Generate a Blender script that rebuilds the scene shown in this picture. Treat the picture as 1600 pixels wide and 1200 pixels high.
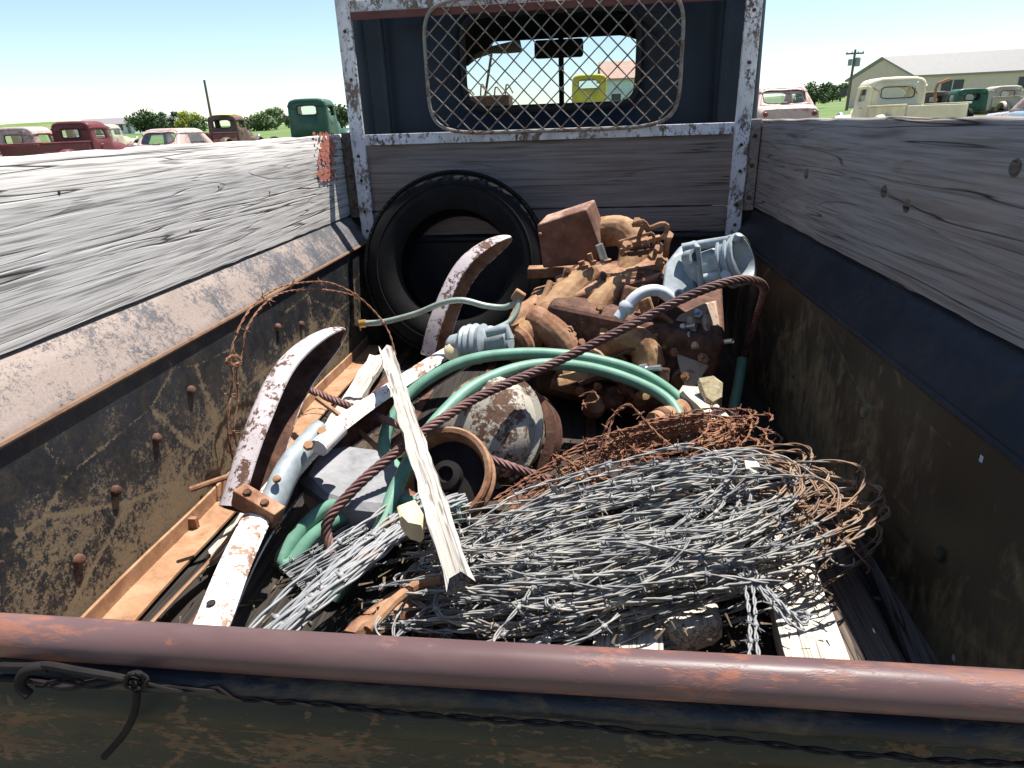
import bpy, bmesh, math, random
import numpy as np
from mathutils import Vector, Matrix
random.seed(7); rng = np.random.default_rng(7)
R = math.radians
scene = bpy.context.scene
C = scene.collection
for o in list(bpy.data.objects): bpy.data.objects.remove(o)

# ------------------------------------------------------------------ camera, sky, sun, exposure
# frame: x right, y forwards along the truck, z up; z = 0 is the inner edge of the bed rails
CAM = np.array([0.1428, 0.0, 0.3732])
YAW, PITCH, ROLL, FOC = 0.1215, 0.3833, -0.0351, 1011.17
FW = np.array([-math.sin(YAW)*math.cos(PITCH), math.cos(YAW)*math.cos(PITCH), -math.sin(PITCH)])
_r0 = np.array([math.cos(YAW), math.sin(YAW), 0]); _u0 = np.cross(_r0, FW)
RT = math.cos(ROLL)*_r0 + math.sin(ROLL)*_u0
UP = -math.sin(ROLL)*_r0 + math.cos(ROLL)*_u0
cd = bpy.data.cameras.new('camera'); cam = bpy.data.objects.new('camera', cd); C.objects.link(cam)
mw = Matrix.Identity(4)
for i in range(3):
    mw[i][0] = RT[i]; mw[i][1] = UP[i]; mw[i][2] = -FW[i]; mw[i][3] = CAM[i]
cam.matrix_world = mw
cd.sensor_width = 36; cd.lens = FOC/1600*36; cd.clip_start = 0.02; cd.clip_end = 6000
scene.camera = cam

SUN = Vector((0.25, 0.28, 1.0)).normalized()
world = bpy.data.worlds.new('World'); scene.world = world; world.use_nodes = True
wn = world.node_tree.nodes; wl = world.node_tree.links
bg = wn['Background']; sky = wn.new('ShaderNodeTexSky'); sky.sky_type = 'NISHITA'; sky.sun_disc = False
sky.sun_elevation = math.asin(SUN.z); sky.sun_rotation = math.atan2(SUN.x, SUN.y)
sky.altitude = 600; sky.air_density = 1.0; sky.dust_density = 0.35; sky.ozone_density = 1.2
wl.new(sky.outputs[0], bg.inputs[0]); bg.inputs[1].default_value = 0.083
sl = bpy.data.lights.new('sun', 'SUN'); sl.energy = 4.8; sl.angle = R(0.53); sl.color = (1, 0.955, 0.89)
so = bpy.data.objects.new('sun', sl); C.objects.link(so)
so.rotation_euler = SUN.to_track_quat('Z', 'Y').to_euler(); so.location = (3, 3, 9)
scene.cycles.max_bounces = 6; scene.cycles.diffuse_bounces = 3; scene.cycles.glossy_bounces = 3; scene.cycles.transparent_max_bounces = 8
vs = scene.view_settings
vs.view_transform = 'Standard'; vs.look = 'None'; vs.exposure = 1.15; vs.gamma = 1; vs.use_curve_mapping = False

W = 0.635; RO = 0.055; RZ = 0.084; BT = 0.356; YH = 2.30; YT = 0.326; ZT = 0.038; ZF = -0.36; ZG = -1.03

# ------------------------------------------------------------------ pixel -> point helpers (1600 x 1200 photograph)
def ray(px, py): return FW + (px-800)/FOC*RT + (600-py)/FOC*UP
def at(px, py, val, ax):
    d = ray(px, py); return Vector(CAM + d*((val-CAM[ax])/d[ax]))
def P(px, py, Y): return at(px, py, Y, 1)
def PZ(px, py, Z): return at(px, py, Z, 2)
def PX(px, py, X): return at(px, py, X, 0)
def PS(*l): return [P(*q) for q in l]

# ------------------------------------------------------------------ materials
class G:
    def __init__(s, name):
        s.m = bpy.data.materials.new(name); s.m.use_nodes = True
        s.t = s.m.node_tree; s.n = s.t.nodes; s.b = s.n['Principled BSDF']; s.o = s.n['Material Output']
        s.tc = s.n.new('ShaderNodeTexCoord'); s.geo = None
    def L(s, a, b): s.t.links.new(a, b)
    def co(s, scale=(1, 1, 1), rot=(0, 0, 0), loc=(0, 0, 0), src='Object'):
        m = s.n.new('ShaderNodeMapping'); m.inputs['Scale'].default_value = scale
        m.inputs['Rotation'].default_value = rot; m.inputs['Location'].default_value = loc
        s.L(s.tc.outputs[src], m.inputs[0]); return m.outputs[0]
    def noise(s, co, scale=5, detail=5, rough=.6, dist=0):
        k = s.n.new('ShaderNodeTexNoise'); s.L(co, k.inputs['Vector'])
        k.inputs['Scale'].default_value = scale; k.inputs['Detail'].default_value = detail
        k.inputs['Roughness'].default_value = rough; k.inputs['Distortion'].default_value = dist
        return k.outputs[0]
    def voro(s, co, scale=5, feat='DISTANCE_TO_EDGE', rnd=1):
        k = s.n.new('ShaderNodeTexVoronoi'); k.feature = feat; s.L(co, k.inputs['Vector'])
        k.inputs['Scale'].default_value = scale; k.inputs['Randomness'].default_value = rnd
        return k.outputs[0]
    def ramp(s, fac, st, lin=True):
        k = s.n.new('ShaderNodeValToRGB'); e = k.color_ramp.elements
        k.color_ramp.interpolation = 'LINEAR' if lin else 'CONSTANT'
        while len(e) < len(st): e.new(.5)
        for q, (p, c) in zip(e, st):
            q.position = p
            q.color = (c, c, c, 1) if isinstance(c, (int, float)) else (*c, 1)
        s.L(fac, k.inputs[0]); return k.outputs[0]
    def set(s, sock, v):
        if hasattr(v, 'links') or hasattr(v, 'is_linked'): s.L(v, sock)
        elif isinstance(v, (tuple, list)): sock.default_value = (*v, 1) if len(v) == 3 else v
        else: sock.default_value = v
    def mix(s, fac, a, b, mode='MIX'):
        k = s.n.new('ShaderNodeMix'); k.data_type = 'RGBA'; k.blend_type = mode
        s.set(k.inputs[0], fac); s.set(k.inputs[6], a); s.set(k.inputs[7], b); return k.outputs[2]
    def math(s, op, a, b=0.0, c=0.0, clamp=False):
        k = s.n.new('ShaderNodeMath'); k.operation = op; k.use_clamp = clamp
        s.set(k.inputs[0], a); s.set(k.inputs[1], b); s.set(k.inputs[2], c); return k.outputs[0]
    def xyz(s, co):
        k = s.n.new('ShaderNodeSeparateXYZ'); s.L(co, k.inputs[0]); return k.outputs
    def bump(s, h, strength=.5, dist=.01, normal=None):
        k = s.n.new('ShaderNodeBump'); k.inputs['Strength'].default_value = strength
        k.inputs['Distance'].default_value = dist; s.L(h, k.inputs['Height'])
        if normal: s.L(normal, k.inputs['Normal'])
        return k.outputs[0]
    def out(s, col, rough=.7, metal=0., bump=None, spec=None):
        s.set(s.b.inputs['Base Color'], col); s.set(s.b.inputs['Roughness'], rough); s.set(s.b.inputs['Metallic'], metal)
        if spec is not None: s.b.inputs['Specular IOR Level'].default_value = spec
        if bump: s.L(bump, s.b.inputs['Normal'])
        return s.m

def m_wood(name, light, dark, axis='Y', ring=14, crack=.5, seed=0., fine=1.0, brown=(.20, .13, .085), bamt=.35, fa=.85):
    g = G(name)
    def st(k, e):  # stretched coordinates: k across the grain, k*e along it
        v = {'Y': (k, k*e, k), 'X': (k*e, k, k), 'Z': (k, k, k*e)}[axis]
        return g.co(v, loc=(seed*3.1, seed*1.7, seed*2.3))
    c = st(8., .055)
    big = g.noise(c, .8, 2, .5, .3)
    w = g.math('MULTIPLY_ADD', g.math('SINE', g.math('MULTIPLY', big, ring*9.)), .5, .5)
    fine1 = g.noise(st(240*fine, .02), 1, 2, .6)
    fine2 = g.noise(st(95, .03), 1, 4, .62, .3)
    blot = g.noise(st(5, .4), 1, 4, .65)
    col = g.mix(g.ramp(fine2, [(.30, 0.), (.60, 1.)]), dark, light)
    col = g.mix(g.ramp(fine1, [(.36, fa), (.5, 0.)]), col, tuple(v*.4 for v in dark))
    gate = g.ramp(fine2, [(.38, 1.), (.56, .1)])
    lw = g.math('MULTIPLY', g.ramp(w, [(.0, 1.), (.035, .0)]), gate)
    col = g.mix(g.math('MULTIPLY', lw, .55), col, tuple(v*.2 for v in dark))
    col = g.mix(g.math('MULTIPLY', g.ramp(blot, [(.45, 0.), (.75, 1.)]), bamt), col, brown)
    chk = g.math('ABSOLUTE', g.math('SUBTRACT', g.noise(st(26, .028), 1, 2, .5, .4), .5))
    ck = g.math('MULTIPLY', g.ramp(chk, [(.0, 1.), (.010, 0.)]), g.ramp(blot, [(.38, 0.), (.55, crack)]))
    col = g.mix(ck, col, tuple(v*.06 for v in dark))
    h = g.math('SUBTRACT', g.math('MULTIPLY', fine2, .7), g.math('ADD', g.math('MULTIPLY', lw, .5), g.math('MULTIPLY', ck, 1.2)))
    return g.out(col, .88, 0, g.bump(h, .6, .003), .25)

def m_worn(name, paint, rust, rust2, cut=.5, scale=6., soft=.03, scratch=.0, rough=(.45, .85), zgrad=None, stretch=(1, 1, 1), seed=0., grime=None, ymix=None, bumpd=.0015, speck=.22):
    """old paint broken through to rust in patches"""
    g = G(name)
    c = g.co(stretch, loc=(seed, seed*1.3, seed*.7))
    n1 = g.noise(c, scale, 6, .8, .35)
    n2 = g.noise(c, min(scale*.32, 11.), 4, .6)
    f = g.math('ADD', g.math('MULTIPLY', n1, .58), g.math('MULTIPLY', n2, .42))
    if speck: f = g.math('ADD', f, g.math('MULTIPLY_ADD', g.noise(c, scale*4.5, 2, .6), speck, -speck*.5))
    if zgrad:
        z = g.xyz(g.co())[2]
        f = g.math('SUBTRACT', f, g.math('MULTIPLY', g.math('ADD', z, -zgrad[0]), zgrad[1]))
    if ymix:
        y = g.xyz(g.co())[1]
        f = g.math('SUBTRACT', f, g.math('MULTIPLY', g.math('ADD', y, -ymix[0]), ymix[1]))
    if scratch:
        cs = g.co((14, 4, 9), rot=(.6, .3, .2), loc=(seed, 0, 0))
        v = g.voro(cs, .8); v2 = g.noise(g.co((2, 2, 2)), 4, 3)
        f = g.math('ADD', f, g.math('MULTIPLY', g.math('MULTIPLY', g.ramp(v, [(0., 1.), (.035, 0.)]), scratch), v2))
    mask = g.ramp(f, [(max(cut-soft, 0), 0.), (min(cut+soft, 1), 1.)])
    rn = g.noise(c, scale*2.1, 4, .7)
    rc = g.mix(g.ramp(rn, [(.35, 0.), (.66, 1.)]), rust, rust2)
    pn = n2
    pc = g.mix(g.ramp(pn, [(.35, 0.), (.75, 1.)]), paint, tuple(min(1, v*1.5+.01) for v in paint))
    col = g.mix(mask, pc, rc)
    if grime:
        gn = g.noise(c, scale*.5, 4, .7); col = g.mix(g.math('MULTIPLY', g.ramp(gn, [(.45, 0.), (.7, 1.)]), grime[1]), col, grime[0])
    ro = g.mix(mask, (rough[0],)*3, (rough[1],)*3)
    h = g.math('ADD', g.math('MULTIPLY', mask, -.5), g.math('MULTIPLY', rn, .6))
    return g.out(col, ro, 0, g.bump(h, .6, bumpd), .2)

def m_rust(name, a, b, c_, scale=9., rough=.85, bump=.7, seed=0., dust=None):
    g = G(name); c = g.co(loc=(seed, seed*2, seed*3))
    n = g.noise(c, scale, 7, .72, .3); n2 = g.noise(c, scale*.35, 3, .6)
    col = g.ramp(n, [(.36, a), (.5, b), (.64, c_)])
    col = g.mix(g.math('MULTIPLY', g.ramp(n2, [(.4, 0.), (.7, 1.)]), .45), col, a)
    if dust: # dust settled on faces that look up
        ge = g.n.new('ShaderNodeNewGeometry'); nz = g.xyz(ge.outputs['True Normal'])[2]
        dm = g.math('MULTIPLY', g.ramp(nz, [(.05, 0.), (.7, 1.)]), g.ramp(g.noise(c, scale*.6, 4, .7), [(.44, 0.), (.60, dust[1])]))
        col = g.mix(dm, col, dust[0])
    h = n
    return g.out(col, rough, 0, g.bump(h, bump, .004), .3)

def m_plain(name, col, rough=.6, metal=0., var=.25, scale=12., bump=.2, bd=.001, spec=.4):
    g = G(name); n = g.noise(g.co(), scale, 4, .65)
    cc = g.mix(g.ramp(n, [(.3, 0.), (.7, 1.)]), tuple(v*(1-var) for v in col), tuple(min(1, v*(1+var)) for v in col))
    return g.out(cc, rough, metal, g.bump(n, bump, bd), spec)

def m_glass(name, tint=(.85, .92, .92), refl=.12):
    g = G(name); n = g.n; n.remove(g.b)
    tr = n.new('ShaderNodeBsdfTransparent'); tr.inputs[0].default_value = (*tint, 1)
    gl = n.new('ShaderNodeBsdfGlossy'); gl.inputs['Roughness'].default_value = .06
    fr = n.new('ShaderNodeFresnel'); fr.inputs[0].default_value = 1.45
    mx = n.new('ShaderNodeMixShader'); g.L(g.math('ADD', fr.outputs[0], refl-.04, clamp=True), mx.inputs[0])
    g.L(tr.outputs[0], mx.inputs[1]); g.L(gl.outputs[0], mx.inputs[2]); g.L(mx.outputs[0], g.o.inputs[0])
    return g.m

MT = {}
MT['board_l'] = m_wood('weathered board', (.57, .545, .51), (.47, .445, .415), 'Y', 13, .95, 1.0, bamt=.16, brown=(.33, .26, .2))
MT['board_r'] = m_wood('weathered board shaded', (.30, .275, .26), (.20, .175, .16), 'Y', 11, 1., 4.0, fa=.4, bamt=.5, brown=(.24, .16, .10))  # left board's wood again, with its shade put into darker colours
MT['plank_x'] = m_wood('headboard plank', (.24, .205, .185), (.15, .122, .105), 'X', 8, .8, 7.0, fa=.3, bamt=.6, brown=(.15, .085, .05))
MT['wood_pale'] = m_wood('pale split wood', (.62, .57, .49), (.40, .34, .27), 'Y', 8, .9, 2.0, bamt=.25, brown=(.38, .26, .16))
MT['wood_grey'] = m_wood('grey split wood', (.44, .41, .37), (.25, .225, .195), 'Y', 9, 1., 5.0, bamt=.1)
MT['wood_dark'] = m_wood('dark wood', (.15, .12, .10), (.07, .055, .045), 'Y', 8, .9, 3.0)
MT['floor_wood'] = m_wood('bed floor wood', (.035, .029, .024), (.016, .013, .011), 'Y', 8, .9, 8.0)  # planks coloured near black to stand for the shadow under the junk
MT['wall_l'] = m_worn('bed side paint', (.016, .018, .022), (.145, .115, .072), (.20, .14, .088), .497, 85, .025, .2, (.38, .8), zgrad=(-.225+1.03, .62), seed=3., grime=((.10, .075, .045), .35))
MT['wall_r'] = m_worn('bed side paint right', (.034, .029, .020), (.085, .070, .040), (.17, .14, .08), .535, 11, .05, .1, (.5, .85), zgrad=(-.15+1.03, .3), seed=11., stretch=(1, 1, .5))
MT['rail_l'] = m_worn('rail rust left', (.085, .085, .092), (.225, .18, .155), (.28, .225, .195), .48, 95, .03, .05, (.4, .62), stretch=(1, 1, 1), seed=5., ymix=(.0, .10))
MT['rail_r'] = m_worn('rail paint right shaded', (.013, .0145, .018), (.021, .023, .028), (.045, .036, .03), .56, 12, .06, .05, (.4, .6), seed=9.)  # right rail's shade is painted in, far darker than the left rail
MT['edge_rust'] = m_rust('edge rust', (.12, .07, .045), (.20, .125, .08), (.16, .10, .07), 20)
MT['pipe'] = m_worn('tailgate roll primer', (.092, .054, .053), (.25, .088, .05), (.16, .08, .062), .53, 30, .035, .0, (.38, .55), stretch=(.35, 1, 1), seed=2., grime=((.15, .115, .11), .4), bumpd=.0005)
MT['tailgate'] = m_worn('tailgate paint', (.024, .024, .016), (.105, .088, .052), (.17, .085, .045), .535, 46, .02, .12, (.5, .8), stretch=(.5, 1, 1.6), seed=6., grime=((.020, .023, .022), .5))
MT['navy'] = m_plain('cab paint navy', (.010, .017, .029), .5, 0, .35, 4, .15, .001, .25)
MT['black'] = m_plain('black interior', (.012, .011, .011), .8, 0, .3, 10)
MT['white_peel'] = m_worn('peeling white paint', (.50, .51, .54), (.06, .05, .045), (.15, .10, .07), .535, 38, .03, 0, (.5, .85), stretch=(1, 1, .6), seed=1., grime=((.3, .27, .25), .5))
MT['guard'] = m_worn('guard rod', (.20, .185, .165), (.09, .055, .04), (.17, .10, .06), .52, 40, .05, 0, (.4, .8))
MT['bumper'] = m_worn('bumper paint', (.62, .585, .56), (.30, .17, .10), (.16, .085, .06), .545, 26, .012, 0, (.42, .8), stretch=(1, 1, 1), seed=8., grime=((.45, .38, .34), .35))
MT['bumper2'] = m_worn('bumper guard paint', (.44, .385, .385), (.15, .08, .055), (.09, .05, .04), .54, 26, .02, 0, (.4, .8), stretch=(1, 1, 1), seed=14.)
MT['rust_tan'] = m_rust('rust tan', (.13, .058, .03), (.25, .125, .06), (.40, .25, .12), 17, dust=((.43, .28, .15), .55))
MT['rust_mid'] = m_rust('rust mid', (.13, .055, .03), (.24, .115, .06), (.33, .19, .11), 26, dust=((.40, .26, .17), .5))
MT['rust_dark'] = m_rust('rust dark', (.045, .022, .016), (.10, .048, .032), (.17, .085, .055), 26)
MT['rust_box'] = m_rust('rust box', (.10, .045, .03), (.155, .075, .052), (.24, .13, .09), 15, bump=.4, dust=((.42, .27, .20), .9))
MT['rust_strip'] = m_rust('rust strip', (.22, .115, .06), (.32, .18, .10), (.38, .24, .15), 22, bump=.35)
MT['plate'] = m_worn('plate primer', (.36, .27, .20), (.16, .075, .045), (.24, .13, .08), .57, 15, .03, 0, (.6, .85), stretch=(1, 1, .5), seed=4.)
MT['alloy'] = m_plain('grey alloy', (.26, .30, .315), .55, .1, .25, 40, .4, .001)
MT['zinc'] = m_plain('zinc bolt', (.45, .46, .47), .35, .8, .2, 40)
MT['pipe_grey'] = m_plain('pale grey pipe', (.52, .54, .57), .55, .1, .15, 30, .5, .001)
MT['tire'] = m_plain('tyre rubber', (.009, .009, .009), .8, 0, .35, 14, .4, .002, .12)
MT['tire_wall'] = m_plain('tyre sidewall dusty', (.009, .009, .009), .8, 0, .4, 10, .3, .001, .12)
MT['hose'] = m_plain('green rubber hose', (.12, .255, .185), .5, 0, .2, 25, .2, .0008, .4)
MT['tube'] = m_plain('grey green fuel tube', (.26, .31, .26), .4, .2, .2, 30)
MT['brass'] = m_plain('brass', (.45, .25, .07), .4, .6, .2, 40)
MT['rope'] = m_rust('rusty wire rope', (.085, .042, .038), (.15, .078, .068), (.21, .12, .10), 30, .6, .4)
MT['galv'] = m_worn('galvanised wire', (.20, .205, .21), (.30, .26, .2), (.33, .19, .1), .60, 9, .05, 0, (.38, .75), seed=3., ymix=None)
MT['wire_rust'] = m_rust('rusty wire', (.13, .055, .035), (.23, .105, .06), (.33, .17, .09), 20, .75, .3)
MT['wire_dark'] = m_plain('dark wire', (.016, .013, .013), .8, .0, .3, 30, spec=.12)
MT['drum'] = m_worn('cream chipped paint', (.33, .31, .26), (.075, .045, .03), (.13, .07, .045), .49, 24, .03, 0, (.4, .8), seed=21.)
MT['stone'] = m_rust('slate slab', (.16, .16, .17), (.24, .24, .25), (.30, .30, .31), 14, .9, .8)
MT['crumb'] = m_rust('crumbly clod', (.20, .16, .09), (.34, .29, .18), (.42, .37, .26), 40, .95, 1.)
MT['foam'] = m_plain('yellowed foam', (.70, .60, .36), .9, 0, .2, 30, .5, .003)
MT['paper'] = m_plain('pale chip', (.75, .68, .52), .8, 0, .12, 20)
MT['glass'] = m_glass('glass')
MT['seat'] = m_plain('grey torn cloth', (.24, .215, .19), .9, 0, .3, 30, .6, .003)
MT['litter'] = m_plain('straw and bark litter', (.09, .065, .038), .9, 0, .6, 60)
def m_galv_coil():
    g = G('galvanised coil going rusty at one end'); c = g.co()
    x = g.xyz(c)[0]; n = g.noise(c, 14, 6, .65); y = g.xyz(c)[1]
    f = g.math('ADD', g.math('MULTIPLY', x, 1.8), g.math('ADD', g.math('MULTIPLY', n, .9), g.math('MULTIPLY', y, .5)))
    k = g.math('MAXIMUM', g.ramp(f, [(.90, 0.), (1.16, 1.)]), g.ramp(g.noise(c, 26, 4, .7), [(.58, 0.), (.70, .9)]))
    base = g.ramp(g.noise(c, 30, 4, .6), [(.3, (.06, .06, .06)), (.45, (.20, .203, .205)), (.66, (.36, .345, .30))])
    rs = g.ramp(g.noise(c, 35, 4, .6), [(.3, (.12, .06, .035)), (.6, (.26, .165, .10)), (.8, (.34, .26, .17))])
    return g.out(g.mix(k, base, rs), .6, .0, None, .35)
MT['coil'] = m_galv_coil()

# ------------------------------------------------------------------ mesh helpers
class MB:
    def __init__(s): s.V = []; s.F = []; s.n = 0
    def add(s, V, F):
        V = np.asarray(V, float).reshape(-1, 3); s.V.append(V); s.F += [tuple(i+s.n for i in f) for f in F]; s.n += len(V); return s
    def box(s, c, sz, M=None, taper=1.):
        v = []
        for z in (-.5, .5):
            for x, y in ((-.5, -.5), (.5, -.5), (.5, .5), (-.5, .5)):
                k = taper if z > 0 else 1; v.append(Vector((x*sz[0]*k, y*sz[1]*k, z*sz[2])))
        if M is not None: v = [M @ q for q in v]
        return s.add([q+Vector(c) for q in v], [(3, 2, 1, 0), (4, 5, 6, 7), (0, 1, 5, 4), (1, 2, 6, 5), (2, 3, 7, 6), (3, 0, 4, 7)])
    def bx(s, x0, x1, y0, y1, z0, z1): return s.box(((x0+x1)/2, (y0+y1)/2, (z0+z1)/2), (x1-x0, y1-y0, z1-z0))
    def loft(s, rings, closed=True, cap=True, loop=False):
        m = len(rings[0]); k = len(rings); F = []
        for i in range(k if loop else k-1):
            a = i*m; b = ((i+1) % k)*m
            for j in range(m if closed else m-1):
                j2 = (j+1) % m; F.append((a+j, a+j2, b+j2, b+j))
        if cap and closed and not loop:
            F.append(tuple(range(m))[::-1]); F.append(tuple((k-1)*m+j for j in range(m)))
        return s.add(np.array([[tuple(q) for q in r] for r in rings]).reshape(-1, 3), F)
    def tube(s, pts, r, n=8, cap=True, loop=False, lobes=0, pitch=.1, depth=.18, flat=None):
        p = np.array([tuple(q) for q in pts], float); k = len(p)
        if loop: t = np.roll(p, -1, 0)-np.roll(p, 1, 0)
        else: t = np.gradient(p, axis=0)
        t /= np.linalg.norm(t, axis=1)[:, None]+1e-12
        rr = np.broadcast_to(np.asarray(r, float), (k,))
        a = np.array([0, 0, 1.]) if abs(t[0][2]) < .9 else np.array([1., 0, 0])
        u = np.cross(t[0], a); u /= np.linalg.norm(u); rings = []; L = 0
        th = np.arange(n)*2*math.pi/n
        for i in range(k):
            u = u-t[i]*(u@t[i]); u /= np.linalg.norm(u)+1e-12; w = np.cross(t[i], u)
            if i: L += np.linalg.norm(p[i]-p[i-1])
            if lobes:
                ph = L/pitch*2*math.pi/1; rad = rr[i]*(1-depth+depth*np.abs(np.cos((th)*lobes/2))); an = th+ph
            else: rad = rr[i]; an = th
            rings.append(p[i]+np.outer(np.cos(an)*rad, u)*(flat or 1)+np.outer(np.sin(an)*rad, w))
        return s.loft(rings, True, cap, loop)
    def lathe(s, prof, o, axis, n=24, closed=False):
        ax = Vector(axis).normalized(); a = Vector((0, 0, 1)) if abs(ax.z) < .9 else Vector((1, 0, 0))
        u = ax.cross(a).normalized(); w = ax.cross(u); o = Vector(o); rings = []
        for rad, h in prof:
            rings.append([o+ax*h+(u*math.cos(i*2*math.pi/n)+w*math.sin(i*2*math.pi/n))*max(rad, 1e-4) for i in range(n)])
        return s.loft(rings, True, not closed, closed)
    def prism(s, poly, ext):
        e = Vector(ext); return s.loft([[Vector(q) for q in poly], [Vector(q)+e for q in poly]])
    def quadfan(s, loop): return s.add([tuple(q) for q in loop], [tuple(range(len(loop)))])

def spl(pts, step=.02, loop=False):
    p = [np.array(tuple(q), float) for q in pts]; out = []; n = len(p)
    for i in range(n if loop else n-1):
        if loop: a, b, c, d = p[i-1], p[i], p[(i+1) % n], p[(i+2) % n]
        else: a, b, c, d = p[max(i-1, 0)], p[i], p[i+1], p[min(i+2, n-1)]
        k = max(2, int(np.linalg.norm(c-b)/step))
        for j in range(k):
            t = j/k; out.append(.5*((2*b)+(c-a)*t+(2*a-5*b+4*c-d)*t*t+(3*b-a-3*c+d)*t**3))
    if not loop: out.append(p[-1])
    return out

WM = {}
def tag(o, label=None, cat=None, group=None, kind=None):
    if label: o['label'] = label
    if cat: o['category'] = cat
    if group: o['group'] = group
    if kind: o['kind'] = kind
    return o
def thing(name, label, cat, loc=(0, 0, 0), rotz=0, group=None):
    o = bpy.data.objects.new(name, None); C.objects.link(o); o.empty_display_size = .1
    o.location = loc; o.rotation_euler = (0, 0, rotz); WM[o] = Matrix.Translation(loc) @ Matrix.Rotation(rotz, 4, 'Z')
    return tag(o, label, cat, group)
def obj(name, mb, mat, parent=None, local=False, bevel=0, M=None, ang=38, solid=0, seg=2):
    me = bpy.data.meshes.new(name); V = np.concatenate(mb.V)
    if parent is not None and not local:
        inv = np.array(WM[parent].inverted()); V = V @ inv[:3, :3].T + inv[:3, 3]
    me.from_pydata(V.tolist(), [], mb.F); me.update()
    me.polygons.foreach_set('use_smooth', [True]*len(me.polygons)); me.set_sharp_from_angle(angle=R(ang))
    me.materials.append(MT[mat] if isinstance(mat, str) else mat)
    o = bpy.data.objects.new(name, me); C.objects.link(o)
    if parent is not None: o.parent = parent; WM[o] = WM[parent]
    if M is not None: o.matrix_world = M
    if solid:
        k = o.modifiers.new('solid', 'SOLIDIFY'); k.thickness = solid; k.offset = -1
    if bevel:
        k = o.modifiers.new('bevel', 'BEVEL'); k.width = bevel; k.segments = seg; k.limit_method = 'ANGLE'; k.angle_limit = R(35)
    return o
CLD = bpy.data.textures.new('cast', 'CLOUDS'); CLD.noise_scale = .016; CLD.noise_depth = 3
def cast(o, amp=.008, lev=3):
    if lev:
        k = o.modifiers.new('sub', 'SUBSURF'); k.subdivision_type = 'SIMPLE'; k.levels = lev; k.render_levels = lev
    k = o.modifiers.new('cast', 'DISPLACE'); k.texture = CLD; k.strength = amp; k.mid_level = .5; k.texture_coords = 'LOCAL'
    return o
def origin(o, p):
    """move a mesh object's origin to p"""
    p = Vector(p); o.data.transform(Matrix.Translation(-p)); o.location = p
    return o
def frame(p0, p1, up=(0, 0, 1)):
    y = (Vector(p1)-Vector(p0)).normalized(); x = y.cross(Vector(up)).normalized(); z = x.cross(y)
    M = Matrix.Identity(4)
    for i in range(3): M[i][0] = x[i]; M[i][1] = y[i]; M[i][2] = z[i]; M[i][3] = p0[i]
    return M
def beam(name, p0, p1, w, t, mat, label, cat, up=(0, 0, 1), rag=.012, w2=None, seg=14, group=None, bow=0.):
    """split or sawn timber: sides wander, ends are ragged; the top face passes through p0-p1"""
    L = (Vector(p1)-Vector(p0)).length; M = frame(p0, p1, up); w2 = w2 or w; rings = []
    for i in range(seg+1):
        k = i/seg; ww = w+(w2-w)*k; j = lambda a: random.uniform(-a, a)
        y = L*k; b = bow*math.sin(k*math.pi)
        base = [(-ww/2, 0), (-ww*.2, .0), (ww*.25, .0), (ww/2, 0), (ww/2, -t), (-ww/2, -t)]
        e = rag*(2.2 if i in (0, seg) else 0)
        rings.append([(x+j(rag*.25), y+j(e)*1.0, z+b+j(rag*.14)) for x, z in base])
    mb = MB(); mb.loft(rings); o = obj(name, mb, mat, M=M, ang=50)
    return tag(o, label, cat, group)
def rough_lump(pts2d_top, thick, jit, mb=None):
    mb = mb or MB(); rings = []
    c = sum(pts2d_top, Vector())/len(pts2d_top)
    for k, (f, dz) in enumerate(((.86, 0.0), (1., -.12), (1.04, -.6), (.9, -1.))):
        rings.append([c+(p-c)*f+Vector((random.uniform(-jit, jit), random.uniform(-jit, jit), dz*thick+random.uniform(-jit, jit)*.5)) for p in pts2d_top])
    mb.loft(rings); return mb

def bolt(mb, p, n, r=.008, h=.006):
    mb.lathe([(r, -.004), (r, h*.35), (r*.8, h*.8), (r*.4, h), (0, h*1.02)], p, n, 12)
def hexbolt(mb, p, n, r=.008, h=.008, shank=0):
    mb.lathe([(r, 0), (r, h), (0, h)], p, n, 6)
    if shank: mb.lathe([(r*.55, h), (r*.55, h+shank), (0, h+shank)], p, n, 8)

# ------------------------------------------------------------------ ground and far land
def gz(x, y):
    d = max(0., y-4.); r = math.hypot(x, y)
    z = ZG + d*.0135 + max(0., x)*max(0., y-4)/(r+1)*.018
    far = max(0., r-500); z -= far*.01
    # grassy bank right of the cab
    z += .55*math.exp(-((x-7.5)/4.5)**2-((y-30)/9)**2)
    return z
def m_ground():
    g = G('dry grass and soil'); c = g.co()
    n = g.noise(c, .06, 6, .6); n2 = g.noise(c, 1.2, 8, .75); n3 = g.noise(c, 14, 6, .8)
    grass = g.mix(g.ramp(n3, [(.3, 0.), (.7, 1.)]), (.055, .115, .028), (.14, .21, .065))
    dry = g.mix(g.ramp(n3, [(.3, 0.), (.7, 1.)]), (.19, .15, .085), (.30, .25, .15))
    col = g.mix(g.ramp(g.math('ADD', g.math('MULTIPLY', n, .6), g.math('MULTIPLY', n2, .4)), [(.50, 0.), (.64, 1.)]), grass, dry)
    # worn bare yard round the parked vehicles
    xy = g.xyz(c); r2 = g.math('SQRT', g.math('ADD', g.math('MULTIPLY', xy[0], xy[0]), g.math('MULTIPLY', xy[1], xy[1])))
    yard = g.ramp(g.math('ADD', g.math('MULTIPLY', r2, .012), g.math('MULTIPLY', n2, .35)), [(.36, .9), (.52, 0.)])
    col = g.mix(yard, col, g.mix(g.ramp(n3, [(.3, 0.), (.7, 1.)]), (.22, .185, .13), (.34, .30, .225)))
    return g.out(col, .95, 0, g.bump(n3, .8, .05), .2)
MT['ground'] = m_ground()
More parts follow.
